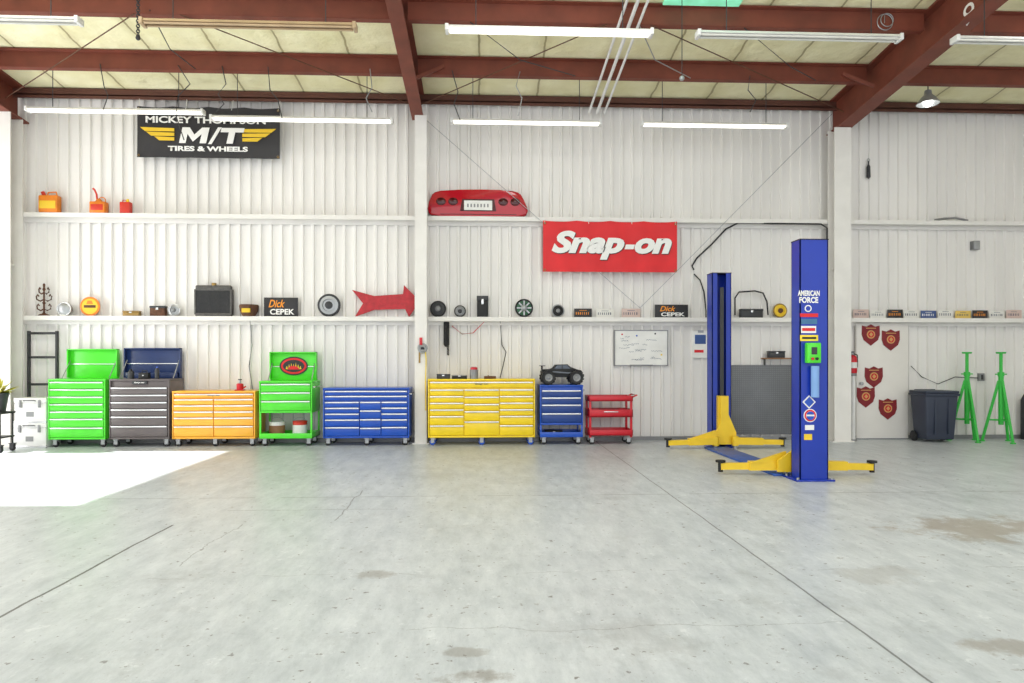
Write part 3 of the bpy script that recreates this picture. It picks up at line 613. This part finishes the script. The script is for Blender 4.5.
for (yc,dy,zc) in ((FY1+.02,1,.32),(BY0-.02,-1,.84)):
    y0,y1=sorted((yc-dy*.1,yc+dy*.07))
    k=MB().box(LC-.085,LC+.085,y0,y1,.1,zc)
    if dy<0:
        k.prism([(LC-.17,.06),(LC+.2,.06),(LC+.2,.25),(LC+.07,.55),(LC+.06,zc),(LC-.06,zc),(LC-.06,.4),(LC-.17,.2)],yc-.1,yc-.07)
    else:
        k.prism([(LC-.3,.06),(LC+.24,.06),(LC+.24,.2),(LC+.1,zc),(LC-.12,zc),(LC-.3,.2)],yc+.05,yc+.09)
    co=k.build('carriage',LYEL,t,smooth=False)
    if dy<0: MB().box(LC-.03,LC+.03,yc,yc+.02,.3,2.6).build('lift_chain',DARK,co)
    ya=yc+dy*.16
    for s in (-1,1):
        tipx=LC+s*.93; px=LC+s*.16; yt=ya+(.12 if s<0 and dy>0 else 0)
        a=MB().cyl((px,ya,.05),(px,ya,.2),.05).bar((px,ya,.125),(LC+s*.6,(ya+yt)/2,.115),.1,.11)
        if s<0: a.prism([(px,.17),(LC-.6,.16),(px,.30)],ya-.02,ya+.02)
        ar=a.build('arm',LYEL,t)
        MB().bar((LC+s*.5,(ya+yt)/2,.11),(tipx,yt,.1),.07,.08).build('arm_extension',LYEL,ar)
        MB().cyl((tipx,yt,.03),(tipx,yt,.15),.03).cyl((tipx,yt,.15),(tipx,yt,.175),.06).build('lift_pad',BLACK,ar)
        MB().cyl((px,ya,.0),(px,ya,.05),.03).build('arm_pin',STEEL,ar)
# control box & stickers on near post
def fp(u,v): return at(u,v,FY0)
def stk(u0,u1,v0,v1,m,name='sticker',dy=.004,par=p1):
    a=fp(u0,v1); b_=fp(u1,v0); return MB().box(a[0],b_[0],FY0-dy,FY0,a[1],b_[1]).build(name,m,par,smooth=False)
a=fp(804.5,363); b_=fp(818,343)
cb=MB().box(a[0],b_[0],FY0-.08,FY0,a[1],b_[1],.01).build('control_box',GREEN,t)
MB().box(a[0]+.045,b_[0]-.05,FY0-.083,FY0-.08,a[1]+.1,b_[1]-.05).build('control_panel',DARK,cb)
MB().cyl((a[0]+.055,FY0-.1,a[1]+.05),(a[0]+.055,FY0-.08,a[1]+.05),.016).build('push_button',RED,cb)
MB().cyl((b_[0]-.055,FY0-.1,a[1]+.05),(b_[0]-.055,FY0-.08,a[1]+.05),.016).build('push_button',BLACK,cb)
a=fp(813,397); b_=fp(813,366); MB().cyl((a[0],FY0-.05,a[1]),(a[0],FY0-.05,b_[1]),.045).build('fluid_canister',CYAN,t)
def ptext(s,u0,u1,v0,v1,m,sh=0,bold=.02,y=-.006):
    a=fp(u0,v1); b_=fp(u1,v0); text('lettering',s,m,p1,(a[0]+b_[0])/2,(a[1]+b_[1])/2,b_[0]-a[0],b_[1]-a[1],FY0+y,sh,bold)
ptext('AMERICAN',797.5,819.5,290.5,296,TXT,0,.04); ptext('FORCE',799,818,297,303,TXT,0,.04)
def disk(u,v,r,m,y):
    c=fp(u,v); r*=.0118
    MB().lathe([(0,y),(r,y),(r,0)],Matrix.Translation((c[0],FY0,c[1]))@FACE,24).build('sticker',m,p1,smooth=False)
disk(808,308.5,3.5,TXT,.005); disk(808,308.5,2.4,LBLUE,.007)
stk(800,818,313.5,317,BAN_R); stk(801,817,319,324,mat('teal_sticker',(60,110,150),.5)); stk(801,816,326,333,TXT); stk(802,815,328,331,BAN_R,dy=.006); stk(800,818,335,341,YEL); stk(802,816,337,339,BLACK,dy=.006)
c=fp(809,402)
MB().prism([(c[0]-.08,c[1]),(c[0],c[1]-.08),(c[0]+.08,c[1]),(c[0],c[1]+.08)],FY0-.005,FY0).build('sticker',TXT,p1,smooth=False)
MB().prism([(c[0]-.06,c[1]),(c[0],c[1]-.06),(c[0]+.06,c[1]),(c[0],c[1]+.06)],FY0-.008,FY0-.005).build('sticker',BLUE,p1,smooth=False)
disk(810,415.5,6.6,TXT,.005); disk(810,415.5,5.8,BAN_R,.007); disk(810,415.5,4.2,TXT,.009)
c=fp(810,415.5); r=3.8*.0118
MB().prism([(c[0]+r*math.cos(PI+PI*i/14),c[1]-.008+r*math.sin(PI+PI*i/14)) for i in range(15)],FY0-.013,FY0-.009).build('sticker',BLUE,p1,smooth=False)
MB().prism([(c[0]+r*math.cos(PI*i/14),c[1]+.012+r*.8*math.sin(PI*i/14)) for i in range(15)],FY0-.013,FY0-.009).build('sticker',BLUE,p1,smooth=False)
stk(805,814,425,430,TXT); stk(804,812,434,440,LYEL)
# ---------------------------------------------------------------- wall hung things
def hung(name,label,cat,u0,u1,v0,v1,Y=11.95,group=None):
    cx,zb,w,h=loc_of(u0,u1,v0,v1,Y); return thing(name,label,cat,(cx,Y,zb),0,group),w,h
t,w,h=hung('whiteboard','white dry-erase board with notes on the wall right of the red cart','board',615,667,331,365)
MB().box(-w/2,w/2,-.008,.012,0,h).build('panel',PAPER,t,smooth=False)
MB().box(-w/2-.012,w/2+.012,-.018,.014,-.015,.0).box(-w/2-.012,w/2+.012,-.018,.014,h,h+.015).box(-w/2-.015,-w/2,-.018,.014,-.015,h+.015).box(w/2,w/2+.015,-.018,.014,-.015,h+.015).build('frame',GREY,t,smooth=False)
mk=MB()
for i in range(17):
    xx=random.uniform(-w/2+.05,w/2-.28); zz=random.uniform(.06,h-.08); mk.tube([(xx+q*.014,-.0095,zz+.009*math.sin(q*random.uniform(1.8,2.4)+i)+q*random.uniform(-.0004,.0004)) for q in range(random.randint(5,16))],.003,4)
mk.build('scribbles',mat('marker_ink',(90,100,125),.6),t,smooth=False)
for i,m_ in enumerate((RED,BLUE,BLACK,YEL)): 
    mx=(-.34,-.08,.25,.36)[i]; mz=h*(.9,.86,.92,.3)[i]; MB().cyl((mx,-.02,mz),(mx,-.008,mz),.015,n=10).build('magnet',m_,t)
MB().box(-.2,.2,-.05,-.008,-.01,.006,.002).build('pen_tray',GREY,t)
t,w,h=hung('clipboard','white notice sheet with a blue and red picture behind the far lift post','notice',692,709,331,358)
MB().box(-w/2,w/2,-.006,.015,0,h).build('backing',PAPER,t,smooth=False); MB().box(-w/2+.05,w/2-.06,-.009,-.006,h*.52,h*.86).build('picture',mat('blue_print',(60,90,150),.6),t,smooth=False); MB().box(-w/2+.04,w/2-.1,-.009,-.006,h*.2,h*.3).build('picture',BAN_R,t,smooth=False); MB().box(-.05,.05,-.02,-.006,h-.03,h+.015,.004).build('clip',STEEL,t)
tag(MB().box(ux(732,11.93),ux(793,11.93),11.935,11.965,.1,uz(760,365,11.93),.004).build('plate_panel',DMD),'grey patterned metal sheet fixed to the wall behind the lift','panel')
t,w,h=hung('wood_shelf','small brown wall shelf behind the near lift post','shelf',762,797,355,362,11.9)
MB().box(-w/2,w/2,-.1,.06,.05,.075,.003).build('board',WOOD,t); 
for s in (-1,1): MB().prism([(s*w*.4-.01,-.06),(s*w*.4+.01,-.06),(s*w*.4+.01,.05),(s*w*.4-.01,.05)],.02,.06).build('bracket',DARK,t)
smallbox('shelf_case','dark case resting on the small wall shelf','case',768,784,351,11.87,t.location.z+.075,DARK,.1)
# telephone
t,w,h=hung('wall_phone','black corded telephone handset hanging below the lower ledge','telephone',441,452,322,352)
MB().box(-.05,.05,-.04,.02,.12,h,.012).build('base',BLACK,t)
MB().tube([(0,-.075,.42),(-.01,-.09,.35),(-.01,-.09,.22),(0,-.075,.14)],.02).ball((0,-.06,.43),.042,(1,.8,1)).ball((0,-.06,.13),.042,(1,.8,1)).build('handset',BLACK,t)
MB().tube([(.03+.018*math.cos(i*1.3),-.05+.018*math.sin(i*1.3),.12-.003*i) for i in range(60)],.005,5).build('cord',BLACK,t)
def wcable(nm,pts,r,m,lb): tag(MB().tube([wp(u,v,11.955) for u,v in pts],r,6).build(nm,m),lb,'cable')
wcable('wall_cable',[(452,326),(462,334),(473,333),(484,322)],.007,RED,'thin red cable looping along the wall beside the telephone')
wcable('wall_cable',[(500,320),(502,345),(506,352),(503,366),(500,378)],.008,DARK,'dark cable hanging down the wall above the yellow cabinet')
wcable('wall_cable',[(250,320),(252,345),(249,366),(253,392)],.008,GREY,'grey cable hanging down the wall above the amber cabinet')
wcable('wall_cable',[(911,366),(922,377),(938,384),(955,377),(978,378)],.008,DARK,'dark cable sagging across the wall above the dark bin')
t,w,h=hung('air_hose_reel','hose fittings with yellow and red tags on the slim middle post','hose',415,430,336,366,11.56)
MB().ring(.07,.016,Matrix.Translation((0,0,h*.6))@FACE).ring(.055,.014,Matrix.Translation((0,-.02,h*.55))@FACE).build('hose_coil',STEEL,t); MB().tube([(.05,0,h*.5),(.06,0,.1),(.05,0,-.3),(.055,0,-.75)],.009).build('hose',YEL,t); MB().box(-.05,.0,-.02,.0,h*.7,h*.95,.004).build('tag',RED,t); MB().cyl((-.05,0,h*.5),(-.05,0,.05),.014).build('valve',BRASS,t); MB().box(-.03,.03,0,.04,h*.55,h*.65).build('hook',DARK,t)
# fire extinguisher beside the column and stand pipe below it
xp=ux(853,11.72)
t=thing('stand_pipe','white upright pipe on the floor beneath the red extinguisher','pipe',(xp,11.72,0)); MB().cyl((0,0,.02),(0,0,1.16),.04).build('pipe',WHITE2,t); MB().cyl((0,0,0),(0,0,.03),.06).build('base_flange',GREY,t); MB().cyl((0,0,1.14),(0,0,1.19),.06).build('coupling',GREY,t)
t=thing('fire_extinguisher','small red extinguisher beside the white column, left of the white door','extinguisher',(xp-.01,11.72,1.19))
MB().lathe([(0,0),(.07,0),(.076,.02),(.076,.26),(.055,.3),(.02,.32),(0,.32)]).build('cylinder',RED,t); MB().cyl((0,0,.32),(0,0,.36),.02).build('valve',STEEL,t); MB().box(-.07,.03,-.012,.012,.36,.38,.003).build('lever',BLACK,t); MB().tube([(.02,0,.34),(.085,0,.32),(.09,0,.2),(.088,0,.1)],.01).build('hose',BLACK,t); MB().lathe([(.077,.09),(.077,.19)]).build('paper_band',WHITE2,t)
# shields on the door
SH=((871,335,'upper left of the door'),(891,340,'upper right of the door'),(874,377,'middle of the door, third from the top'),(866,397,'lower left of the door'),(888,409,'lowest on the door'))
for u,v,lb in SH:
    x,z=at(u,v,11.9); t=thing('shield_sign','maroon shield emblem with round gold centre, '+lb,'emblem',(x,11.913,z-.19),0,'maroon shields on the white door')
    pts=[(-.16,.36),(-.08,.34),(0,.38),(.08,.34),(.16,.36),(.165,.2),(.13,.1),(0,0),(-.13,.1),(-.165,.2)]
    MB().prism(pts,-.012,0).build('plate',MAROON,t,smooth=False)
    MB().lathe([(0,.004),(.075,.004),(.075,0)],Matrix.Translation((0,-.012,.2))@FACE,20).build('round_emblem',GOLD,t)
    MB().lathe([(0,.006),(.055,.006),(.055,0)],Matrix.Translation((0,-.012,.2))@FACE,20).build('round_emblem',RED,t)
    MB().prism([(0,.16),(.035,.2),(0,.24),(-.035,.2)],-.021,-.017).build('centre_emblem',GOLD,t,smooth=False)
    MB().box(-.09,.09,-.015,-.011,.305,.318).build('top_bar',GOLD,t,smooth=False)
# bits on the right part of the wall
t,w,h=hung('hanging_tool','small dark tool hanging high on the wall right of the column','tool',865,872,159,179); MB().lathe([(0,0),(.035,.03),(.03,.22),(.012,.26),(.012,.32)],None,12).build('grip',DARK,t); MB().ring(.025,.007,Matrix.Translation((0,0,.34))@FACE,14,6).build('ring',STEEL,t)
t,w,h=hung('outlet_box','grey outlet box between the two green stands','outlet',977,984,373,381); MB().box(-.05,.05,-.04,.02,0,.14,.005).build('box',GREY,t); MB().box(-.02,.02,-.045,-.04,.03,.11).build('socket',DARK,t)
t,w,h=hung('junction_box','small grey box below the upper ledge at the right','junction box',971,979,240,250); MB().box(-.06,.06,-.05,.05,0,.16,.006).build('box',GREY,t); MB().box(-.05,.05,-.055,-.05,.01,.15,.003).build('cover',STEEL,t)
tag(MB().tube([(ux(935,11.86),11.86,UZ+.02),(ux(945,11.86),11.87,UZ+.05),(ux(955,11.86),11.85,UZ+.06),(ux(968,11.86),11.87,UZ+.02)],.02).build('rope_end',GREY),'short grey hose lying on the upper ledge at the right','hose')
# ---------------------------------------------------------------- upper ledge things
YU=11.88
t=thing('fuel_can','orange and yellow boxy fuel can, leftmost on the upper ledge','can',(ux(50,YU),YU,UZ))
MB().box(-.16,.16,-.07,.07,0,.3,.03).build('body',CANOR,t); MB().cyl((-.09,0,.29),(-.12,0,.36),.03).build('spout_cap',CANRED,t); MB().tube([(-.04,0,.3),(-.03,0,.35),(.1,0,.36),(.12,0,.29)],.012).build('handle',CANOR,t); MB().box(-.13,.13,-.075,-.069,.07,.2,.002).build('front_panel',YINK,t)
t=thing('fuel_can','orange fuel can with a tall curved spout on the upper ledge','can',(ux(99,YU),YU,UZ))
MB().box(-.13,.13,-.07,.07,0,.2,.02).lathe([(.07,.19),(.03,.25),(0,.25)]).build('body',CANOR,t); MB().tube([(-.03,0,.23),(-.04,0,.33),(-.07,0,.4),(-.1,0,.43)],.016).build('spout',CANRED,t); MB().ring(.06,.008,Matrix.Translation((.05,0,.22))@FACE,18,6).build('handle',CANOR,t); MB().box(-.1,.1,-.074,-.069,.05,.15,.002).build('front_panel',CANRED,t)
t=thing('oil_can','small red oil can, rightmost of the cans on the upper ledge','can',(ux(126,YU),YU,UZ))
MB().box(-.085,.085,-.05,.05,0,.2,.012).build('body',CANRED,t); MB().cyl((.03,0,.2),(.03,0,.25),.022).build('cap',YEL,t); MB().tube([(-.06,0,.2),(-.05,0,.235),(.0,0,.235),(.005,0,.2)],.007).build('handle',CANRED,t)
cx,zb,w,h=loc_of(427.5,528,189,216,11.84)
t=thing('car_tail_panel','glossy red rear car bumper panel with licence plate on the upper ledge','car part',(cx,11.88,UZ)); k=w/100.5
pl=lambda L_:[((u-477.75)*k,(216-v)*k+.003) for u,v in L_]
op=[(432,194.5),(435,192),(441,190.5),(460,189.6),(480,189.2),(500,189.5),(513,190.2),(518,191.5),(521,194),(524,200),(527,206),(528,210),(526.5,213.5),(522,215.5),(514,216),(440,216),(432,215),(428.5,212.5),(427.5,209),(429,202)]
MB().prism(pl(op),-.07,.07,.025).build('bumper_shell',BUMP,t)
MB().prism(pl([(462,199),(494,199),(496,211),(460,211)]),-.078,-.068).build('plate_recess',DKRED,t,smooth=False)
pp=MB().prism(pl([(464,200.5),(492,200.5),(492,210),(464,210)]),-.086,-.078).build('licence_plate',PAPER,t,smooth=False)
mk=MB()
for i in range(7): mk.prism(pl([(467+i*3.3,203.8),(468.6+i*3.3,203.8),(468.6+i*3.3,207.2),(467+i*3.3,207.2)]),-.088,-.086)
mk.build('plate_marks',GREY,pp,smooth=False)
for u in (441,453,503,515):
    c_=pl([(u,201.5)])[0]
    MB().lathe([(0,.085),(.065,.08),(.085,.07),(.085,.06)],Matrix.Translation((c_[0],0,c_[1]))@FACE@Matrix.Diagonal((1,.8,1,1)),20).build('tail_lamp',DKRED,t)
MB().box((440-477.5)*k,(516-477.5)*k,-.076,-.066,.03,.04).build('lower_slot',DKRED,t)
# ---------------------------------------------------------------- lower ledge things
YL=11.88
def disc(label,u,rp,rim,face,hub,name='hubcap',cat='hubcap',spokes=0,group='round caps and gauges on the lower ledge'):
    r=rp*.0172; t=thing(name,label,cat,(ux(u,YL),YL,LZ),0,group); M=Matrix.Translation((0,0,r))@FACE
    MB().ring(r*.88,r*.12,M).build('rim',rim,t)
    MB().lathe([(r*.86,0),(r*.8,.02),(r*.55,.03),(r*.5,.015),(0,.02)],M).build('face',face,t)
    MB().lathe([(r*.34,.015),(r*.32,.04),(r*.2,.055),(0,.06)],M).build('hub',hub,t)
    if spokes:
        s_=MB()
        for q in range(spokes): s_.box(r*.36,r*.8,-.012,.012,.02,.04,0,M@Matrix.Rotation(2*PI*q/spokes,4,'Z'))
        s_.build('spokes',hub,t)
    return t
t=thing('ornate_stand','rusty ornate iron stand with curled arms, leftmost on the lower ledge','ornament',(ux(44,YL),YL,LZ))
MB().lathe([(0,0),(.09,0),(.08,.02),(.03,.04),(.014,.06),(.014,.2),(.03,.22),(.014,.24),(.012,.42),(.025,.45),(.014,.48),(.02,.53),(0,.56)],None,14).build('stem',RUST,t)
for zz,q in ((.12,.11),(.28,.12),(.4,.08)):
    for s in (-1,1): MB().tube([(0,0,zz),(s*q*.5,0,zz-.03),(s*q,0,zz+.0),(s*q*1.05,0,zz+.05),(s*q*.85,0,zz+.08),(s*q*.7,0,zz+.05)],.012,6).build('curled_arm',RUST,t)
t=thing('headlamp','old grey headlamp bowl on the lower ledge beside the ornate stand','headlamp',(ux(66,YL),YL,LZ))
M=Matrix.Translation((0,-.03,.115))@FACE
MB().lathe([(.11,.03),(.115,.0),(.1,-.05),(.05,-.08),(0,-.085)],M).build('shell',GREY,t); MB().lathe([(.105,.03),(.08,.05),(.04,.062),(0,.065)],M).build('lens',STEEL,t); MB().ring(.11,.01,M@Matrix.Translation((0,0,.03))).build('rim',CHROME,t)
t=thing('round_sign','flat round orange and yellow sign on the lower ledge, left end','sign',(ux(90,YL),YL,LZ)); r=.163; M=Matrix.Translation((0,0,r))@FACE
MB().lathe([(0,-.01),(r,-.01),(r,.006),(0,.006)],M,32).build('plate',CANOR,t); MB().lathe([(0,.009),(r*.8,.009),(r*.8,.006)],M,32).build('face',YINK,t); MB().box(-r*.6,r*.6,-.012,-.009,r*.86,r*1.14).build('dark_band',RUST,t)
MB().prism([(-r*.35,r*1.25),(r*.35,r*1.25),(r*.2,r*1.6),(-r*.2,r*1.6)],-.012,-.009).build('emblem',CANOR,t,smooth=False)
disc('small silver cap just left of the old radiator',174,6.2,CHROME,STEEL,GREY)
smallbox('parts_tin','small dark tin beside the silver cap left of the radiator','tin',151,166,306,YL,LZ,RUST,.1,DARK)
smallbox('parts_tin','flat brown tin between the yellow round sign and the dark tin','tin',124,140,311,YL,LZ,BRASS,.1)
t=thing('radiator','old dark metal car radiator standing on the lower ledge','radiator',(ux(214,YL),YL,LZ))
MB().box(-.29,.29,-.03,.04,.05,.44).build('core',RADI,t,smooth=False)
f_=MB()
for i in range(30): f_.box(-.28+i*.0187,-.272+i*.0187,-.042,-.03,.06,.43)
f_.build('fins',DARK,t,smooth=False)
MB().box(-.3,.3,-.05,.05,.43,.53,.025).build('top_tank',RADI,t); MB().box(-.3,.3,-.05,.05,0,.06,.015).build('bottom_tank',RADI,t); MB().cyl((0,0,.52),(0,0,.57),.04).build('filler_cap',BRASS,t)
for s in (-1,1): MB().box(s*.3-.015,s*.3+.015,-.05,.05,.03,.46,.004).build('side_strap',RADI,t)
t=thing('headlight_bucket','dark bowl with yellow badge right of the radiator','bowl',(ux(249,YL),YL,LZ)); MB().lathe([(0,0),(.1,0),(.15,.1),(.16,.18),(.15,.2),(.14,.18),(0,.12)]).build('bowl',RUST,t); MB().box(-.07,.07,-.165,-.13,.06,.13,.004).build('badge',YINK,t)
def cepek(label,u0,u1,v0):
    cx,zb,w,h=loc_of(u0,u1,v0,315,YL); t=thing('sign_board',label,'sign',(cx,YL,LZ),0,'black lettered signs on the lower ledge')
    MB().box(-w/2,w/2,-.008,.012,0,h,.003).build('board',BAN_K,t)
    text('lettering','Dick',OINK,t,-w*.12,h*.68,w*.48,h*.4,-.011,.35,.02); text('lettering','CEPEK',TXT,t,w*.04,h*.25,w*.72,h*.3,-.011,.0,.03)
cepek('black sign with orange script over white capitals, right of the radiator',264,298,296)
cepek('smaller black sign with orange script, left of the far lift post',655,688,302)
disc('large grey wheel cover with dark centre left of the red arrow',329,11.5,DARK,STEEL,DARK)
cx,zb,w,h=loc_of(352,417,284,316,YL)
t=thing('arrow_sign','weathered red metal arrow on the lower ledge above the blue cabinet','sign',(cx,YL,LZ)); k=w/65
al=lambda L_:[((u-384.5)*k,(316-v)*k) for u,v in L_]
MB().prism(al([(352,289),(374,295),(403,293),(404,284),(417,297),(417,304),(409,316),(405,308),(374,309),(355,316),(363,302.5)]),-.008,.02).build('arrow_plate',ARROW,t,smooth=False)
MB().prism(al([(372,299.5),(402,298.5),(402,303),(372,304)]),-.014,-.007).build('raised_bar',ARROW,t,smooth=False)
disc('black round gauge right of the middle post',438,8.2,BLACK,DARK,GREY)
disc('smaller black round gauge, second right of the middle post',460,6,BLACK,GREY,DARK)
smallbox('speaker_box','tall black box between the gauges and the green disc','box',477,488,296,YL,LZ,BLACK,.1,DARK)
disc('dark green spoked disc on the lower ledge left of the red banner',524,9.3,BLACK,DISCG,STEEL,'spoked_disc','disc',8)
disc('black gauge with silver ring below the left edge of the red banner',558,6.6,STEEL,BLACK,GREY)
BLUEPL=mat('blue_plate',(70,90,140),.5); YPL=mat('yellow_plate',(226,194,100),.5); WPL=mat('white_plate',(226,224,218),.5); RPL=mat('pale_red_plate',(210,186,178),.5)
def plate(u,wp_,hp,m,label,group):
    w=wp_*.0174; h=hp*.0174; t=thing('licence_plate',label,'licence plate',(ux(u,11.9),11.9,LZ),0,group)
    MB().box(-w/2,w/2,-.002,.002,0,h,.001).build('plate',m,t)
    mk=MB(); n=7; dk=m in (BAN_K,BLUEPL)
    for i in range(n):
        x0=-w*.4+i*w*.8/n; mk.box(x0,x0+w*.8/n*random.uniform(.25,.5),-.0035,-.002,h*.32,h*.6)
    mk.box(-w*.2,w*.2,-.0035,-.002,h*.76,h*.81)
    mk.build('plate_marks',OINK if m is BAN_K else (TXT if dk else STINKB),t,smooth=False)
for u,ww,hh,m_,lb in ((583,18,9,BAN_K,'dark licence plate under the red banner, leftmost of three'),(605,18,8.5,WPL,'white licence plate under the red banner, middle of three'),(631,19,9,RPL,'pale reddish licence plate under the red banner, rightmost of three')):
    plate(u,ww,hh,m_,lb,'licence plates under the red banner')
PL=((861,RPL,9),(878,WPL,8),(895,BAN_K,9),(911.5,WPL,8.5),(928.5,BLUEPL,8),(945.5,WPL,9),(963,YPL,8),(980,BAN_K,8.5),(997,WPL,8),(1014,RPL,9))
for i,(u,m_,hh) in enumerate(PL):
    o_=('first','second','third','fourth','fifth','sixth','seventh','eighth','ninth','last')[i]
    cn={RPL:'pale reddish',WPL:'white',BAN_K:'black',BLUEPL:'blue',YPL:'yellow'}[m_]
    plate(u,16.4,hh,m_,'%s licence plate, %s to the right of the white column'%(cn,o_),'licence plates on the right ledge')
tag(MB().tube([wp(735,315,11.86),wp(735,298,11.88),wp(739,292,11.88),wp(755,291,11.88),wp(763,293,11.88),wp(767,302,11.88),wp(768,315,11.86)],.014).build('bent_hose',BLACK),'bent black hose arching on the ledge between the lift posts','hose')
smallbox('parts_tin','low dark tin under the bent black hose','tin',740,762,309,YL,LZ,DARK,.1)
disc('yellow-brown round cap at the left of the near lift post',780,7.5,BRASS,YINK,RUST)
# ---------------------------------------------------------------- bin and green stands
yb=11.32; x0,x1=ux(926,yb),ux(961,yb); w=x1-x0; zt=uz(940,391,yb); cx=(x0+x1)/2
t=thing('rubbish_bin','dark wheeled rubbish bin left of the green stands','bin',(cx,yb+.25,0))
bd=MB(); a0,a1=w*.4,w*.47; d0,d1=.18,.22
bd.hexa([(-a0,-d0,.05),(a0,-d0,.05),(a0,d0,.05),(-a0,d0,.05),(-a1,-d1,zt-.06),(a1,-d1,zt-.06),(a1,d1,zt-.06),(-a1,d1,zt-.06)])
bmesh.ops.bevel(bd.bm,geom=bd.bm.edges[:],offset=.025,segments=3,affect='EDGES',profile=.5)
bd.build('body',BIN,t)
MB().box(-w/2,w/2,-.245,.245,zt-.09,zt-.045,.012).build('rim',BIN,t)
MB().box(-w/2+.01,w/2-.01,-.24,.24,zt-.045,zt,.018).build('lid',BIN,t)
MB().tube([(-w*.3,.22,zt-.05),(-w*.3,.245,zt+.0),(w*.3,.245,zt+.0),(w*.3,.22,zt-.05)],.012).build('handle',BIN,t)
for s in (-1,1): MB().lathe([(0,-.025),(.08,-.025),(.09,-.02),(.09,.02),(.08,.025),(0,.025)],Matrix.Translation((s*w*.42,.15,.09))@Matrix.Rotation(PI/2,4,'Y'),18).build('wheel',BLACK,t)
for s in (-1,1): MB().box(s*.12-.012,s*.12+.012,-.226,-.19,.15,zt-.14,.004).build('rib',BIN,t)
def jack(u,yj,rot,lb):
    x=ux(u,yj); t=thing('support_stand',lb,'stand',(x,yj,0),rot,'tall green support stands'); zt=uz(u,352,yj); RR=.27
    MB().cyl((0,0,.3),(0,0,zt-.35),.04).build('outer_tube',GREEN2,t); MB().cyl((0,0,zt-.4),(0,0,zt-.03),.026).build('screw_shaft',GREEN2,t)
    MB().lathe([(0,zt-.03),(.07,zt-.03),(.08,zt),(.05,zt),(.045,zt-.01),(0,zt-.01)]).build('saddle',GREEN2,t)
    MB().cyl((0,0,zt-.42),(0,0,zt-.35),.05).bar((-.1,0,zt-.385),(.1,0,zt-.385),.02,.02).build('collar',GREEN2,t)
    for q in range(3):
        a=2*PI*q/3+.52; f=Vector((math.cos(a)*RR,math.sin(a)*RR,.02)); tp=Vector((math.cos(a)*.03,math.sin(a)*.03,zt-.5))
        l_=MB().cyl(f,tp,.024,n=10).build('leg',GREEN2,t)
        MB().cyl((f.x,f.y,0),(f.x,f.y,.02),.045,n=12).build('foot',GREEN2,l_)
    hg=.38; MB().tube([(math.cos(2*PI*q/3+.52)*RR*.72,math.sin(2*PI*q/3+.52)*RR*.72,hg) for q in (0,1,2,0)],.011,6).build('ring_brace',GREEN2,t)
jack(967,11.62,0,'tall green tripod support stand beside the dark bin'); jack(1001,11.45,0,'tall green tripod support stand, right of the other one')
t=thing('gas_bottle','dark cylinder standing at the right edge beyond the green stands','bottle',(ux(1027,11.8),11.8,0))
MB().lathe([(0,0),(.09,0),(.095,.03),(.095,.7),(.05,.8),(.03,.82),(0,.82)]).build('cylinder',DARK,t); MB().cyl((0,0,.81),(0,0,.9),.02).build('valve',BRASS,t)
# ---------------------------------------------------------------- light
def area(name,loc,rot,sx,sy,p,c):
    l=bpy.data.lights.new(name,'AREA'); l.shape='RECTANGLE'; l.size=sx; l.size_y=sy; l.energy=p; l.color=c
    o=bpy.data.objects.new(name,l); C.objects.link(o); o.location=loc; o.rotation_euler=rot
area('front_fill',(0,-2.4,3.2),(math.radians(90),0,0),20,5.6,580,(.97,.98,1))  # unseen area lamp added as fill, standing in for sky through the open front
area('daylight_left',(-10.9,9.0,2.3),(math.radians(90),0,math.radians(-90)),4,4.4,300,(1,.985,.965))
for xx in (-5,1,7): area('overhead_fill',(xx,5.6,6.5),(0,0,0),1.2,3.5,120,(.985,.985,.98))  # lamps added out of view for shade under ledges; no roof openings here
su=bpy.data.lights.new('sun','SUN'); su.energy=14; su.angle=.009; su.color=(1,.97,.93)
so=bpy.data.objects.new('sun',su); C.objects.link(so)
el=math.atan2(DH,-3.85-XL); dv=Vector((math.cos(el),-.03,-math.sin(el)))
so.rotation_euler=dv.to_track_quat('-Z','Y').to_euler(); so.location=(-15,9,8)
wd=bpy.data.worlds.new('sky'); S.world=wd; wd.use_nodes=True
bg=wd.node_tree.nodes['Background']; bg.inputs[0].default_value=(.86,.93,1,1); bg.inputs[1].default_value=.75
try:
    S.view_settings.view_transform='Standard'; S.view_settings.look='None'
except Exception as e: print(e)
cam=bpy.data.cameras.new('camera'); cam.lens=24.01; cam.sensor_width=36; cam.shift_y=18.5/1024
co=bpy.data.objects.new('camera',cam); C.objects.link(co); co.location=(0,0,CH); co.rotation_euler=(PI/2,0,-TH); S.camera=co
